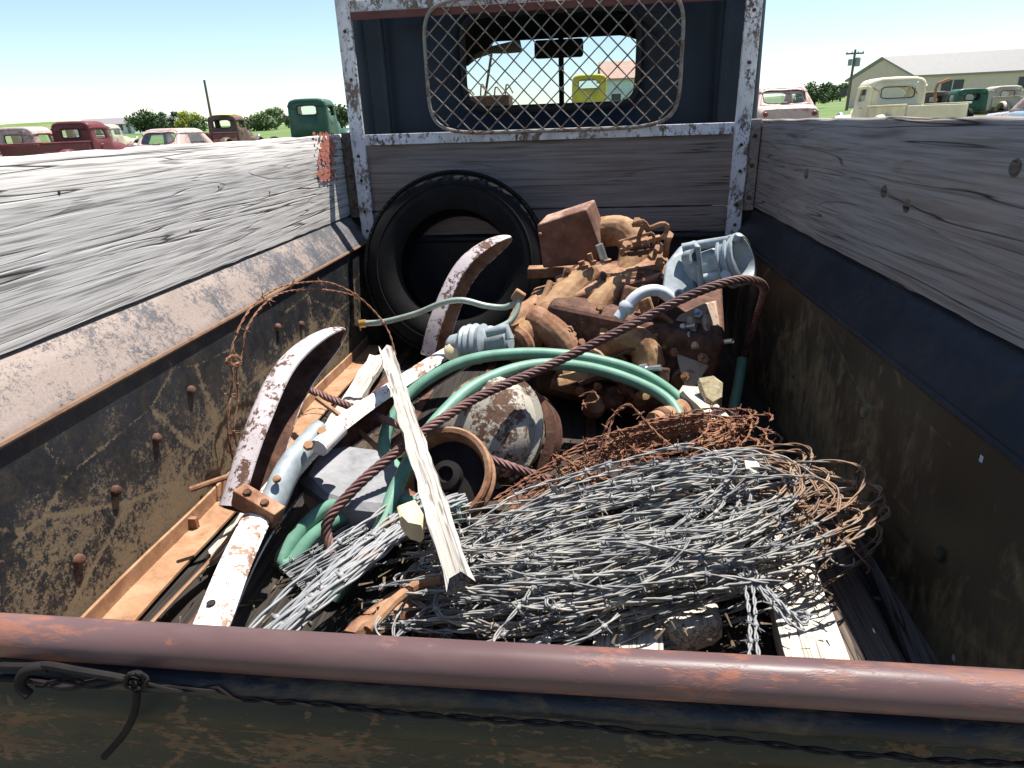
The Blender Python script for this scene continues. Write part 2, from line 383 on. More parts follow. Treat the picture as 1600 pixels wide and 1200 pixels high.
mb = MB(); xs = sorted(set([round(v, 2) for v in list(np.linspace(-60, 60, 61))+[s*60*1.22**k for k in range(1, 22) for s in (-1, 1)]]))
ys = sorted(set([round(v, 2) for v in list(np.linspace(-24, 90, 58))+[90*1.2**k for k in range(1, 22)]+[-24*1.5**k for k in range(1, 9)]]))
Vg = [(x, y, gz(x, y)) for y in ys for x in xs]; nx = len(xs)
mb.add(Vg, [(j*nx+i, j*nx+i+1, (j+1)*nx+i+1, (j+1)*nx+i) for j in range(len(ys)-1) for i in range(nx-1)])
tag(obj('ground', mb, 'ground', ang=180), kind='structure')
# dirt track on the bank, right
MT['dirt'] = m_plain('dirt track', (.42, .34, .24), .95, 0, .2, 3)
mb = MB(); c_ = [(4, 70), (7.5, 44), (10.5, 33), (14, 27), (22, 22), (40, 18)]
cp = spl([(x, y, 0) for x, y in c_], 1.0); rings = []
for i, q in enumerate(cp):
    t = (cp[min(i+1, len(cp)-1)]-cp[max(i-1, 0)]); t /= np.linalg.norm(t); nrm = np.array([-t[1], t[0], 0])
    rings.append([(q[0]+nrm[0]*s, q[1]+nrm[1]*s, gz(q[0]+nrm[0]*s, q[1]+nrm[1]*s)+.035) for s in (-1.3, -.6, 0, .6, 1.3)])
mb.loft(rings, False, False); tag(obj('dirt_path', mb, 'dirt', ang=180), kind='structure')

# ------------------------------------------------------------------ vehicles: cab shell shared by every truck and car
def lin(a, b, n): return [a+(b-a)*i/n for i in range(n)]
def cab_loop(x0, hw, z0, z1, zs0, zs1, r, tumble):
    pts = []
    wx = lambda z: hw*(1-tumble*max(0, (z-zs0))/(z1-z0))
    lev = lin(z0, zs0, 5)+lin(zs0, zs1, 10)+lin(zs1, z1-r, 2)
    for z in lev: pts.append((-wx(z), z))
    hx = wx(z1-r)
    for i in range(9):
        a = math.pi-i/8*math.pi/2; pts.append((-(hx-r)+r*math.cos(a), z1-r+r*math.sin(a)))
    for x in lin(-(hx-r), hx-r, 26)[1:]: pts.append((x, z1+.03*(1-(x/hx)**2)))
    for i in range(9):
        a = math.pi/2-i/8*math.pi/2; pts.append((hx-r+r*math.cos(a), z1-r+r*math.sin(a)))
    for z in lev[::-1]: pts.append((wx(z), z))
    b = wx(z0)
    for x in lin(b, -b, 26)[1:]: pts.append((x, z0))
    return [(x+x0, z) for x, z in pts], len(lev)
def cab_shell(parent, mat, x0, hw, y0, y1, z0, z1, zs0, zs1, wy, bw, fw, r=.17, rf=.07, tumble=.06, sb=0., sf=-.2, local=True,
              glass=True, trim='black', solid=.03, side_glass=True, front_glass=True, name='cab'):
    loop, nl = cab_loop(x0, hw, z0, z1, zs0, zs1, r, tumble); N = len(loop); zc = (z0+z1)/2
    def yy(y, z):
        t = (y-y0)/(y1-y0); return y+(sb*(1-t)+sf*t)*(z-z0)
    def ring(y, off):
        out = []
        for x, z in loop:
            dx, dz = x-x0, z-zc; L = math.hypot(dx, dz); zz = z-dz/L*off
            out.append((x-dx/L*off, yy(y, zz), zz))
        return out
    st = [(y0, rf), (y0+rf*.08, rf*.62), (y0+rf*.3, rf*.29), (y0+rf*.62, rf*.08), (y0+rf, 0), (wy[0], 0), (wy[1], 0), (y1-rf*.6, 0), (y1-rf*.15, rf*.2), (y1, rf*.6)]
    rings = [ring(*q) for q in st]; mb = MB(); mb.loft(rings, True, False)
    # side window openings
    k = 5; drop = set()
    for j in range(5, 15): drop.add(k*N+j)
    base = nl+9+25+9
    for j in range(base+(nl-15)-1, base+(nl-5)-1): drop.add(k*N+j)
    mb.F = [f for i, f in enumerate(mb.F) if i not in drop]
    def hole(c, z_, a, b, y, n=6.5, inset=0.):
        ro = ring(y, rf if y == y0 else rf*.6)
        def pt(th):
            ct, sn = math.cos(th), math.sin(th); rad = (abs(ct/a)**n+abs(sn/b)**n)**(-1/n); return np.array([c+ct*rad, z_+sn*rad])
        th0 = math.atan2(ro[0][2]-z_, ro[0][0]-c); D_ = np.array([pt(th0-t) for t in np.linspace(0, 2*math.pi, 721)])
        dl = np.concatenate([[0], np.cumsum(np.linalg.norm(np.diff(D_, axis=0), axis=1))]); dl /= dl[-1]
        oq = np.array([(p[0], p[2]) for p in ro+[ro[0]]]); ang = np.unwrap(np.arctan2(oq[:, 1]-z_, oq[:, 0]-c)); fr = (ang[0]-ang)/(2*math.pi)
        ol = np.concatenate([[0], np.cumsum(np.linalg.norm(np.diff(oq, axis=0), axis=1))]); ol /= ol[-1]; fr = .15*fr+.85*ol
        H = [(x, yy(y, z), z) for x, z in zip(np.interp(fr[:-1], dl, D_[:, 0]), np.interp(fr[:-1], dl, D_[:, 1]))]
        return ro, H
    panes = []
    for y, w, rev in ((y0, bw, 0), (y1, fw, 1)):
        if not w: 
            ro = ring(y, rf if y == y0 else rf*.6); mb.quadfan(ro if rev else ro[::-1]); continue
        ro, H = hole(*w, y)
        a, b = (ro, H) if rev else (H, ro)
        mid = [tuple((np.array(p)+np.array(q))/2) for p, q in zip(a, b)]
        mb.loft([a, mid, b], True, False)
        panes.append((H, y))
    o = obj(name, mb, mat, parent, local, ang=40, solid=solid)
    for H, _ in panes: obj('window_seal', MB().tube([Vector(p) for p in H], .011, 6, loop=True), trim, parent, local)
    return o, panes, yy
def pane(parent, H, dy, local=True, mat='glass', name='window_pane'):
    return obj(name, MB().quadfan([(p[0], p[1]+dy, p[2]) for p in H]), mat, parent, local)
def wheel(parent, c, r, w, rimmat, side=1, local=True):
    mb = MB(); p = [(r*.62, -w/2), (r*.86, -w*.55), (r*.97, -w*.42), (r, -w*.25), (r, w*.25), (r*.97, w*.42), (r*.86, w*.55), (r*.62, w/2), (r*.6, 0)]
    mb.lathe(p, c, (side, 0, 0), 28, closed=True)
    wh = obj('wheel', mb, 'tire', parent, local)
    mb = MB(); mb.lathe([(r*.64, w*.30), (r*.58, w*.36), (r*.5, w*.18), (r*.30, w*.12), (r*.26, w*.34), (r*.14, w*.40), (0, w*.41)], c, (side, 0, 0), 20)
    obj('rim', mb, rimmat, wh, local)
def arch(mb, x0, x1, yc, zc, r, t=.03, a0=-10, a1=190, flare=.0):
    rings = []
    for i in range(21):
        a = R(a0+(a1-a0)*i/20); c, s = math.cos(a), math.sin(a)
        q = lambda x, rr: (x, yc+c*rr, zc+s*rr)
        xm = (x0+x1)/2
        rings.append([q(x0, r), q(x0+(x1-x0)*.4, r*1.0), q(x0+(x1-x0)*.8, r*.985), q(x1, r*.90), q(x1-.01*np.sign(x1-x0), r*.84), q(x0, r-t)])
    mb.loft(rings)

# ------------------------------------------------------------------ THE TRUCK
TR = thing('pickup_truck', 'dark old pickup truck with junk-filled bed and mesh-guarded rear window', 'truck', (0, 1.3, ZG))
def T(name, mb, mat, parent=None, **k): return obj(name, mb, mat, parent or TR, **k)

# bed sides: inner sheet, flared rail, outer sheet
def sheet_with_holes(x, y0, y1, z0, z1, holes, t=.003):
    yl = sorted([y0, y1]+[h[0]-.0035 for h in holes]+[h[0]+.0035 for h in holes]); zl = sorted([z0, z1]+[h[1]-.0045 for h in holes]+[h[1]+.0045 for h in holes])
    mb = MB()
    V = [(x, y, z) for z in zl for y in yl]; ny = len(yl); F = []
    for j in range(len(zl)-1):
        for i in range(ny-1):
            ym, zm = (yl[i]+yl[i+1])/2, (zl[j]+zl[j+1])/2
            if any(abs(ym-h[0]) < .003 and abs(zm-h[1]) < .004 for h in holes): continue
            F.append((j*ny+i, j*ny+i+1, (j+1)*ny+i+1, (j+1)*ny+i))
    return mb.add(V, F)
h1 = PX(1533, 717, W); h2 = PX(1490, 1028, W)
for s, nm in ((-1, 'wall_l'), (1, 'wall_r')):
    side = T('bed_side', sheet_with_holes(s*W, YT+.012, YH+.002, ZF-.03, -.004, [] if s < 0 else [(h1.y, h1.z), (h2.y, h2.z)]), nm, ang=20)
    if s < 0:
        for q in [(179, 767), (121, 875), (243, 685), (297, 610), (433, 511), (470, 507), (65, 990)]:
            p = PX(q[0], q[1], -W); m = MB(); bolt(m, p, (1, 0, 0), .0098, .010); T('bolt', m, 'rust_dark', side)
    else:
        for q in [(.8, -.2), (1.1, -.12), (1.5, -.2)]:
            m = MB(); bolt(m, (W, q[0], q[1]), (-1, 0, 0), .0105, .008); T('bolt', m, 'wall_r', side)
    # flared rail: a folded sheet with rounded inner fold, slightly wavy
    rings = []
    for i in range(25):
        y = YT-.02+(YH-.03-YT+.02)*i/24; wv = .0015*math.sin(i*1.9)+.001*math.sin(i*.7)
        prof = [(W+.004, -.012), (W-.002, -.006), (W-.001, .002), (W+.006+wv, .012), (W+.03+wv, .048), (W+RO, RZ-.002), (W+RO+.03, RZ), (W+RO+.034, RZ-.01), (W+RO+.004, RZ-.014), (W+.016, .010)]
        rings.append([(s*x, y, z) for x, z in prof])
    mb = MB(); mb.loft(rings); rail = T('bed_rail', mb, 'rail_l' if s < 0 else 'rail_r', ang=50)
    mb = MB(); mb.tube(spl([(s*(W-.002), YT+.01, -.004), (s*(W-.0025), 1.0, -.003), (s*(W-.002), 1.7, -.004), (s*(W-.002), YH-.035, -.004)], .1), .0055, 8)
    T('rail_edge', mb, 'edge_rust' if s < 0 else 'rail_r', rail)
    # rail end return with the joint that catches the sun
    mb = MB(); mb.prism([(s*(W-.004), YH-.028, -.02), (s*(W+RO+.03), YH-.028, RZ-.004), (s*(W+RO+.03), YH-.028, RZ+.012), (s*(W-.004), YH-.028, .010)], (0, .022, 0))
    T('rail_end', mb, 'rail_r' if s > 0 else 'edge_rust', rail)
    # outer skin of the bed and rear fender
    mb = MB(); arch(mb, s*(W+.04), s*(W+.29), 1.25, ZG+.36, .46); T('rear_fender', mb, 'navy', ang=50)
    wheel(TR, (s*(W+.14), 1.25, ZG+.345), .345, .17, 'rust_dark', s, local=False)
    wheel(TR, (s*(W+.06), 4.2, ZG+.345), .345, .17, 'rust_dark', s, local=False)
    mb = MB(); arch(mb, s*(W-.20), s*(W+.22), 4.2, ZG+.38, .50, a0=-5, a1=175); T('front_fender', mb, 'navy', ang=50)
    mb = MB(); mb.bx(*sorted((s*.60, s*.86)), 2.2, 3.7, ZG+.42, ZG+.46); T('running_board', mb, 'navy', bevel=.008)

for s in (-1, 1):
    mb = MB(); mb.prism([(s*(W-.01), YH+.001, -.30), (s*(W+.06), YH+.001, -.30), (s*(W+RO+.035), YH+.001, .10), (s*(W-.03), YH+.001, .10)], (0, .005, 0)); T('corner_plate', mb, 'rail_r')
# side boards: weathered plank standing on the rail, thick and slightly bowed
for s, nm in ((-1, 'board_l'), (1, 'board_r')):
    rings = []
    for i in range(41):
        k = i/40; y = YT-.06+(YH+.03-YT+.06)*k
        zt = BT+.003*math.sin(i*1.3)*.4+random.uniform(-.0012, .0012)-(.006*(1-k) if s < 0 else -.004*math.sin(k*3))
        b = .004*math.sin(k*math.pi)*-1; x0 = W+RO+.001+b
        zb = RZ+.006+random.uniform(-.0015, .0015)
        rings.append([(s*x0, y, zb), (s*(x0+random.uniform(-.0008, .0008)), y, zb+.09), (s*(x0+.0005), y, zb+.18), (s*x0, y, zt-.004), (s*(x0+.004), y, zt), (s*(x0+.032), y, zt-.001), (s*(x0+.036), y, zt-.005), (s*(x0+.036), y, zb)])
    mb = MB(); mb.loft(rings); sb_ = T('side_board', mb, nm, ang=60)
    if s < 0:
        sb_['label'] = 'sunlit left side board with a smear of red paint'
        # red paint smear left on the end of the board: thin flaked film pieces
        MT['red_smear'] = m_plain('red paint remains', (.50, .17, .12), .7, 0, .25, 30)
        mb = MB()
        for q in range(260):
            u, v = random.gauss(0, 1), random.uniform(-1, 1)
            px, py = 507+u*7+v*1.5, 245+v*37
            if abs(v-.35) < .12 and random.random() < .7: continue
            p = PX(px, py, -(W+RO+.001)); w_, h_ = random.uniform(.004, .013), random.uniform(.003, .008)
            x = -(W+RO)+.0042+random.uniform(0, .0006)
            mb.add([(x, p.y-w_, p.z-h_*.6), (x, p.y+w_*.7, p.z-h_), (x, p.y+w_, p.z+h_*.5), (x, p.y-w_*.5, p.z+h_)], [(0, 1, 2, 3)])
        tag(T('paint_smear', mb, 'red_smear', sb_), kind='stuff')
        for q in [(340, 292), (295, 361), (420, 300), (90, 300)]:
            p = PX(q[0], q[1], -(W+RO)); m = MB(); bolt(m, (p.x+.0025, p.y, p.z), (1, 0, 0), .003, .0008); T('nail_head', m, 'rust_dark', sb_)
    else:
        for q in [(1384, 299), (1420, 322), (1262, 272), (1590, 262)]:
            p = PX(q[0], q[1], W+RO); m = MB(); m.lathe([(.012, 0), (.010, .003), (.004, .0035), (0, .002)], (p.x-.002, p.y, p.z), (-1, 0, 0), 14); T('knot', m, 'wood_dark', sb_)

# headboard between the posts
for s in (-1, 1):
    rings = []
    x0 = s*.632
    for z in np.linspace(.0, .80, 18):
        lean = -s*.0*z; x = x0+lean
        t = .003
        rings.append([(x-s*.028, YH-.035, z), (x-s*.026, YH-.040, z), (x+s*.018, YH-.041, z), (x+s*.021, YH-.037, z), (x+s*.021, YH+.012, z), (x+s*.015, YH+.012, z), (x+s*.015, YH-.032, z), (x-s*.028, YH-.032, z)])
    mb = MB(); mb.loft(rings); post = T('headboard_post', mb, 'white_peel', ang=30)
    for z in (.285, .205, .10, .035, .52, .66):
        m = MB(); bolt(m, (x0-s*random.uniform(-.002, .006), YH-.041, z), (0, -1, 0), .0055, .004); T('bolt', m, 'rust_dark', post)
    # stake that carries the end of the side board
    mb = MB(); mb.bx(*sorted((s*(W+RO-.002), s*(W+RO-.036))), YH-.030, YH+.03, RZ-.005, BT+.004)
    st = T('corner_stake', mb, 'wood_dark' if s < 0 else 'board_r', bevel=.003)
    for z in (.31, .22, .12):
        m = MB(); bolt(m, (s*(W+RO-.02), YH-.030, z), (0, -1, 0), .007, .005); T('bolt', m, 'rust_dark', st)
def plank_x(z0, z1, y, mat, name='headboard_plank', x0=-.608, x1=.606, t=.022):
    rings = []
    for i in range(25):
        x = x0+(x1-x0)*i/24; a, b = z0+random.uniform(-.001, .001), z1+random.uniform(-.001, .001)
        rings.append([(x, y, a+.002), (x, y-.0008, (a+b)/2), (x, y, b-.002), (x, y+.002, b), (x, y+t, b), (x, y+t, a)])
    mb = MB(); mb.loft(rings); return T(name, mb, mat, ang=60)
plank_x(.097, .342, YH-.018, 'plank_x'); plank_x(.012, .094, YH-.016, 'plank_x')
mb = MB(); mb.bx(-.605, .605, YH-.034, YH-.030, .318, .352); mb.bx(-.605, .605, YH-.031, YH+.012, .348, .352); T('headboard_rail', mb, 'white_peel', bevel=.0012)
mb = MB(); mb.bx(-.605, .605, YH-.036, YH-.031, .705, .745); mb.bx(-.605, .605, YH-.033, YH+.01, .742, .746); T('headboard_rail', mb, 'white_peel', bevel=.0012)
mb = MB(); mb.bx(-.605, .605, YH-.046, YH-.037, .690, .713); T('trim_strip', mb, m_plain('maroon trim', (.10, .03, .025), .6), bevel=.002)
# steel bed front: panel with a rolled top edge
mb = MB(); mb.bx(-W, W, YH-.006, YH, ZF-.03, .004); bf = T('bed_front', mb, 'rail_r')
mb = MB(); mb.tube([(-W, YH-.012, -.002), (0, YH-.012, -.003), (W, YH-.012, -.002)], .012, 10); T('rolled_edge', mb, 'rail_r', bf)

# bed floor planks with skid strips
for i in range(8):
    w = (2*W)/8; x0 = -W+i*w
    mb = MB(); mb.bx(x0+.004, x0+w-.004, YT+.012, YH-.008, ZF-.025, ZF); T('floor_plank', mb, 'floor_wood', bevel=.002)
    if i:
        mb = MB(); mb.bx(x0-.012, x0+.012, YT+.012, YH-.008, ZF+.0005, ZF+.004); T('skid_strip', mb, 'rust_dark')
mb = MB(); 
for s in (-1, 1): mb.bx(s*.40-.05, s*.40+.05, -.02, 4.6, ZF-.20, ZF-.06)
T('chassis_rail', mb, 'rust_dark')

# tailgate
tg_rings = []
zb = [(.004, ZT-.008), (-.002, ZT-.017), (-.004, ZT-.024), (-.006, ZT-.036), (-.010, ZT-.042), (-.014, ZT-.050), (-.014, ZT-.058), (-.010, ZT-.065), (-.004, ZT-.07), (-.004, ZT-.16), (-.012, ZT-.17), (-.012, ZT-.30), (-.004, ZT-.31), (-.004, ZF+.0)]
for x in np.linspace(-.628, .628, 40):
    wv = .0012*math.sin(x*9)+.0008*math.sin(x*23)
    tg_rings.append([(x, YT+y+wv, z) for y, z in zb]+[(x, YT+.006+wv, z) for y, z in zb[::-1]])
mb = MB(); mb.loft(tg_rings); TG = T('tailgate', mb, 'tailgate', ang=40)
mb = MB(); mb.tube(spl([(-.632, YT, ZT), (-.3, YT, ZT+.001), (0, YT, ZT-.0005), (.3, YT, ZT+.0008), (.632, YT, ZT)], .02), .0150, 24)
T('top_roll', mb, 'pipe', TG)
MT['navy_worn'] = m_worn('worn navy stripe', (.009, .011, .015), (.05, .043, .028), (.10, .07, .045), .56, 24, .05, .1, (.45, .8), stretch=(.4, 1, 1), seed=4.)
zc = P(800, 1110, YT-.016).z; mb = MB(); rings = []
for x in np.linspace(-.626, .626, 40):
    wv = .0012*math.sin(x*9)+.0008*math.sin(x*23)
    rings.append([(x, YT-.012+wv-.006*math.cos(a), zc+.008*math.sin(a)) for a in np.linspace(-1.5, 1.5, 9)]+[(x, YT-.006+wv, zc+.010), (x, YT-.006+wv, zc-.010)])
mb.loft(rings); T('pressed_bead', mb, 'navy_worn', TG, ang=60)

# cab
zw0, zw1 = .40, .745
wsz = (P(840, 57, 3.24).z, P(840, 166, 3.33).z); print('windshield z', wsz)
wz = (wsz[0]+wsz[1])/2; wb = (wsz[0]-wsz[1])/2
cabo, panes, yyf = cab_shell(TR, 'navy', .012, .712, 2.42, 3.56, -.56, .95, .36, .72, (2.72, 3.22), (.012, .565, .296, .15), (.035, wz, .60, wb),
    r=.2, rf=.085, tumble=.05, sb=.015, sf=-.24, local=False, solid=.035)
pane(TR, panes[1][0], -.004, False, name='windshield_pane')
yw = yyf(3.56, wz)
xd = P(877, 110, yw-.02).x
mb = MB(); mb.tube([(xd, yyf(3.56, wsz[1]-.03)-.02, wsz[1]-.03), (xd, yyf(3.56, wsz[0]+.03)-.02, wsz[0]+.03)], .012, 8); T('windshield_divider', mb, 'black')
p = P(873, 76, 3.12); mb = MB(); mb.box(p, (.21, .025, .072)); mi = T('rear_view_mirror', mb, 'black', bevel=.012, seg=3)
mb = MB(); mb.tube([p+Vector((.01, .01, .02)), p+Vector((.012, .06, .10))], .008, 8); T('mirror_arm', mb, 'black', mi)
# hanging torn sun visor and headliner
mb = MB(); v = PS((722, 96, 2.95), (735, 84, 2.95), (770, 72, 2.95), (812, 62, 2.95), (816, 82, 2.95), (790, 84, 2.95), (768, 84, 2.95), (745, 92, 2.95), (730, 104, 2.95))
mb.prism(v, (0, .02, .004)); T('torn_sun_visor', mb, 'seat', bevel=.004)
mb = MB(); v = PS((700, 40, 2.9), (775, 50, 2.9), (768, 72, 2.9), (742, 84, 2.9), (728, 104, 2.9), (712, 130, 2.9), (700, 120, 2.9)); mb.prism(v, (0, .01, 0)); T('torn_headliner', mb, 'black')
# dashboard, seat, steering wheel
mb = MB(); mb.bx(-.58, .65, 3.12, 3.36, -.05, wsz[1]-.028); T('dashboard', mb, 'black', bevel=.03, seg=3)
mb = MB(); mb.bx(-.56, .62, 2.50, 2.98, -.35, -.02); mb.bx(-.56, .62, 2.46, 2.58, -.1, .33); T('bench_seat', mb, 'black', bevel=.04, seg=3)
mb = MB(); mb.lathe([(.2+.011*math.cos(a), .011*math.sin(a)) for a in [i*math.pi/4 for i in range(8)]], (-.30, 3.0, .24), (0, -.75, .65), 28, closed=True); T('steering_wheel', mb, 'black')
# doors: seam line and handle
for s in (-1, 1):
    x = .012+s*.714; T('door_seam', MB().tube([(x, 2.66, -.45), (x, 2.66, .34)], .004, 6), 'black'); d = T('door_seam', MB().tube([(x, 3.27, -.45), (x, 3.27, .34)], .004, 6), 'black')
    mb = MB(); mb.tube([(x, 2.72, .20), (x+s*.03, 2.72, .20), (x+s*.032, 2.84, .198)], .008, 8); T('door_handle', mb, 'zinc', d)
# hood and nose
rings = []
for y, hw, zt in ((3.50, .52, .30), (3.8, .47, .30), (4.2, .40, .27), (4.55, .31, .22), (4.66, .24, .12)):
    rings.append([(.035+hw*x, y, -.45+(zt+.45)*z) for x, z in ((-1, 0), (-1, .55), (-.93, .8), (-.7, .95), (-.3, 1), (.3, 1), (.7, .95), (.93, .8), (1, .55), (1, 0))])
mb = MB(); mb.loft(rings); T('hood', mb, 'navy', ang=50)
for s in (-1, 1):
    mb = MB(); mb.lathe([(.02, -.12), (.08, -.06), (.1, .02), (.09, .05), (0, .06)], (s*.52, 4.62, -.12), (0, 1, 0), 20); T('headlight', mb, 'alloy')
mb = MB(); mb.tube(spl([(-.82, 4.72, -.5), (-.4, 4.82, -.5), (.4, 4.82, -.5), (.82, 4.72, -.5)], .1), .05, 8); T('front_bumper', mb, 'bumper2')
# vertical creases pressed into the cab back
for px_ in (600, 1128):
    q = P(px_, 100, 2.42); mb = MB(); mb.tube([(q.x, 2.4195, .1), (q.x, 2.424, .80)], .008, 8, flat=1.); T('cab_bead', mb, 'navy')

# window guard: bent rod with a woven diamond mesh
GD = T('window_guard', MB().tube([(x+.012, YH-.052, z) for x, z in
     [(.015+.398*np.sign(math.cos(a))*abs(math.cos(a))**.3, .540+.194*np.sign(math.sin(a))*abs(math.sin(a))**.36) for a in np.linspace(0, 2*math.pi, 97)[:-1]]], .0058, 8, loop=True), 'guard')
gx0, gx1, gz0, gz1 = .027-.396, .027+.396, .540-.192, .540+.192
def inside(x, z): return abs((x-.027)/.398)**5+abs((z-.54)/.194)**5 < 1.
for d in (1, -1):
    for i in range(-12, 33):
        xs0 = gx0+i*.0585 if d > 0 else gx1-i*.0585
        pts = []
        for k in range(80):
            u = k/79*.42; x = xs0+d*u*1.02+.0006*math.sin(i*5+k*.3); z = gz0-.01+u
            if inside(x, z): pts.append((x, YH-.052+d*.0022*math.cos(u/.0585*2*math.pi+i*math.pi), z))
        if len(pts) > 3:
            mb = MB(); mb.tube(pts, .0022, 6); T('mesh_wire', mb, 'guard', GD)

# ------------------------------------------------------------------ BACKGROUND: yard of old vehicles, barn, trees
def vpaint(name, col, rustc=(.16, .075, .045), cut=.60, scale=5):
    MT[name] = m_worn(name, col, rustc, tuple(v*1.4 for v in rustc), cut, scale, .05, 0, (.4, .8), seed=hash(name) % 17 if False else len(MT)*.7)
    return name
vpaint('p_red', (.13, .035, .035), (.07, .03, .028)); vpaint('p_green', (.035, .085, .06)); vpaint('p_cream', (.58, .53, .36), cut=.66)
vpaint('p_rust', (.07, .055, .048), (.15, .09, .06), .5); vpaint('p_pale', (.55, .60, .62), cut=.62); vpaint('p_pink', (.42, .32, .29), (.28, .17, .14), .55)
vpaint('p_blue', (.30, .42, .50), (.30, .10, .07), .52); vpaint('p_yellow', (.58, .42, .05), cut=.66); vpaint('p_tan', (.42, .36, .28))
MT['moss'] = m_plain('yellow lichen roof', (.55, .46, .05), .9, 0, .3, 20)
def pickup(label, loc, paint, sc=1., bed=True, h=1.78, group='old vehicles parked in rows in the yard', bedmat=None, roofmat=None, rz=0., cat='truck', bw=(.30, .13), name='parked_truck', glass=True):
    x, y = loc; v = thing(name, label, cat, (x, y, gz(x, y)), rz, group); v.scale = (sc, sc, sc)
    K = lambda n, mb, m, p=None, **k: obj(n, mb, m, p or v, local=True, **k)
    cab_shell(v, paint, 0, .70, 0., 1.12, .48, h, h-.52, h-.16, (.30, .82), (0, h-.34, bw[0], bw[1]), (0, h-.34, .56, .17), r=.2, rf=.10, tumble=.10, sb=.03, sf=-.22)
    loopw = [(0+bw[0]*.97*np.sign(math.cos(a))*abs(math.cos(a))**.44, .012+.03*(h-.34-.48), h-.34+bw[1]*.97*np.sign(math.sin(a))*abs(math.sin(a))**.44) for a in np.linspace(0, 2*math.pi, 41)[:-1]]
    if glass: K('rear_window_pane', MB().quadfan(loopw), 'glass')
    K('windshield_pane', MB().add([(-.54, .80, h-.5), (.54, .80, h-.5), (.5, .74, h-.19), (-.5, .74, h-.19)], [(0, 1, 2, 3)]), 'glass')
    K('door_handle', MB().tube([(-.72, .36, h-.68), (-.73, .48, h-.68)], .012, 6), 'zinc'); K('door_handle', MB().tube([(.72, .36, h-.68), (.73, .48, h-.68)], .012, 6), 'zinc')
    if roofmat:
        K('roof_lichen', MB().loft([[(xx, yy_, h+.055*(1-(xx/.7)**2)+.008-.05*abs(yy_-.42)**2*4) for xx in np.linspace(-.46, .46, 9)] for yy_ in np.linspace(.06, .78, 6)], False, False), roofmat, solid=.01)
    rings = []
    for yy_, hw, zt in ((.98, .56, h-.56), (1.4, .50, h-.58), (1.9, .42, h-.62), (2.2, .34, h-.70), (2.3, .26, h-.85)):
        rings.append([(hw*a, yy_, .55+(zt-.55)*b) for a, b in ((-1, 0), (-1, .6), (-.9, .85), (-.6, .97), (0, 1), (.6, .97), (.9, .85), (1, .6), (1, 0))])
    mb = MB(); mb.loft(rings); K('hood', mb, paint, ang=50)
    for s in (-1, 1):
        mb = MB(); arch(mb, s*.40, s*.85, 1.85, .40, .48, a0=0, a1=180); K('front_fender', mb, paint, ang=50)
        wheel(v, (s*.70, 1.85, .35), .35, .18, paint, s)
        wheel(v, (s*.70, -1.25, .35), .35, .18, paint, s)
        mb = MB(); mb.lathe([(.03, -.1), (.09, -.04), (.1, .04), (0, .06)], (s*.55, 2.28, .86), (0, 1, 0), 14); K('headlight', mb, 'zinc')
        mb = MB(); mb.bx(*sorted((s*.62, s*.88)), -.1, 1.3, .40, .44); K('running_board', mb, paint)
        if bed:
            mb = MB(); mb.bx(*sorted((s*.64, s*.68)), -2.1, -.08, .62, 1.05); mb2 = mb; K('bed_side', mb, bedmat or paint, bevel=.01)
            mb = MB(); mb.bx(*sorted((s*.63, s*.74)), -2.1, -.08, 1.052, 1.09); K('bed_rail', mb, bedmat or paint, bevel=.01)
            mb = MB(); arch(mb, s*.68, s*.92, -1.25, .42, .46, a0=0, a1=180); K('rear_fender', mb, paint, ang=50)
    if bed:
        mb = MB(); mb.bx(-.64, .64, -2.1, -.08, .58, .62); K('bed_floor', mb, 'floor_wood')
        mb = MB(); mb.bx(-.63, .63, -2.15, -2.11, .62, 1.05); K('tailgate', mb, bedmat or paint, bevel=.01)
        mb = MB(); mb.bx(-.63, .63, -.07, -.04, .62, 1.07); K('bed_front', mb, bedmat or paint, bevel=.01)
    mb = MB()
    for s in (-1, 1): mb.bx(s*.36-.04, s*.36+.04, -2.1, 2.2, .44, .56)
    tag(K('chassis', mb, 'rust_dark'), kind='stuff')
    return v
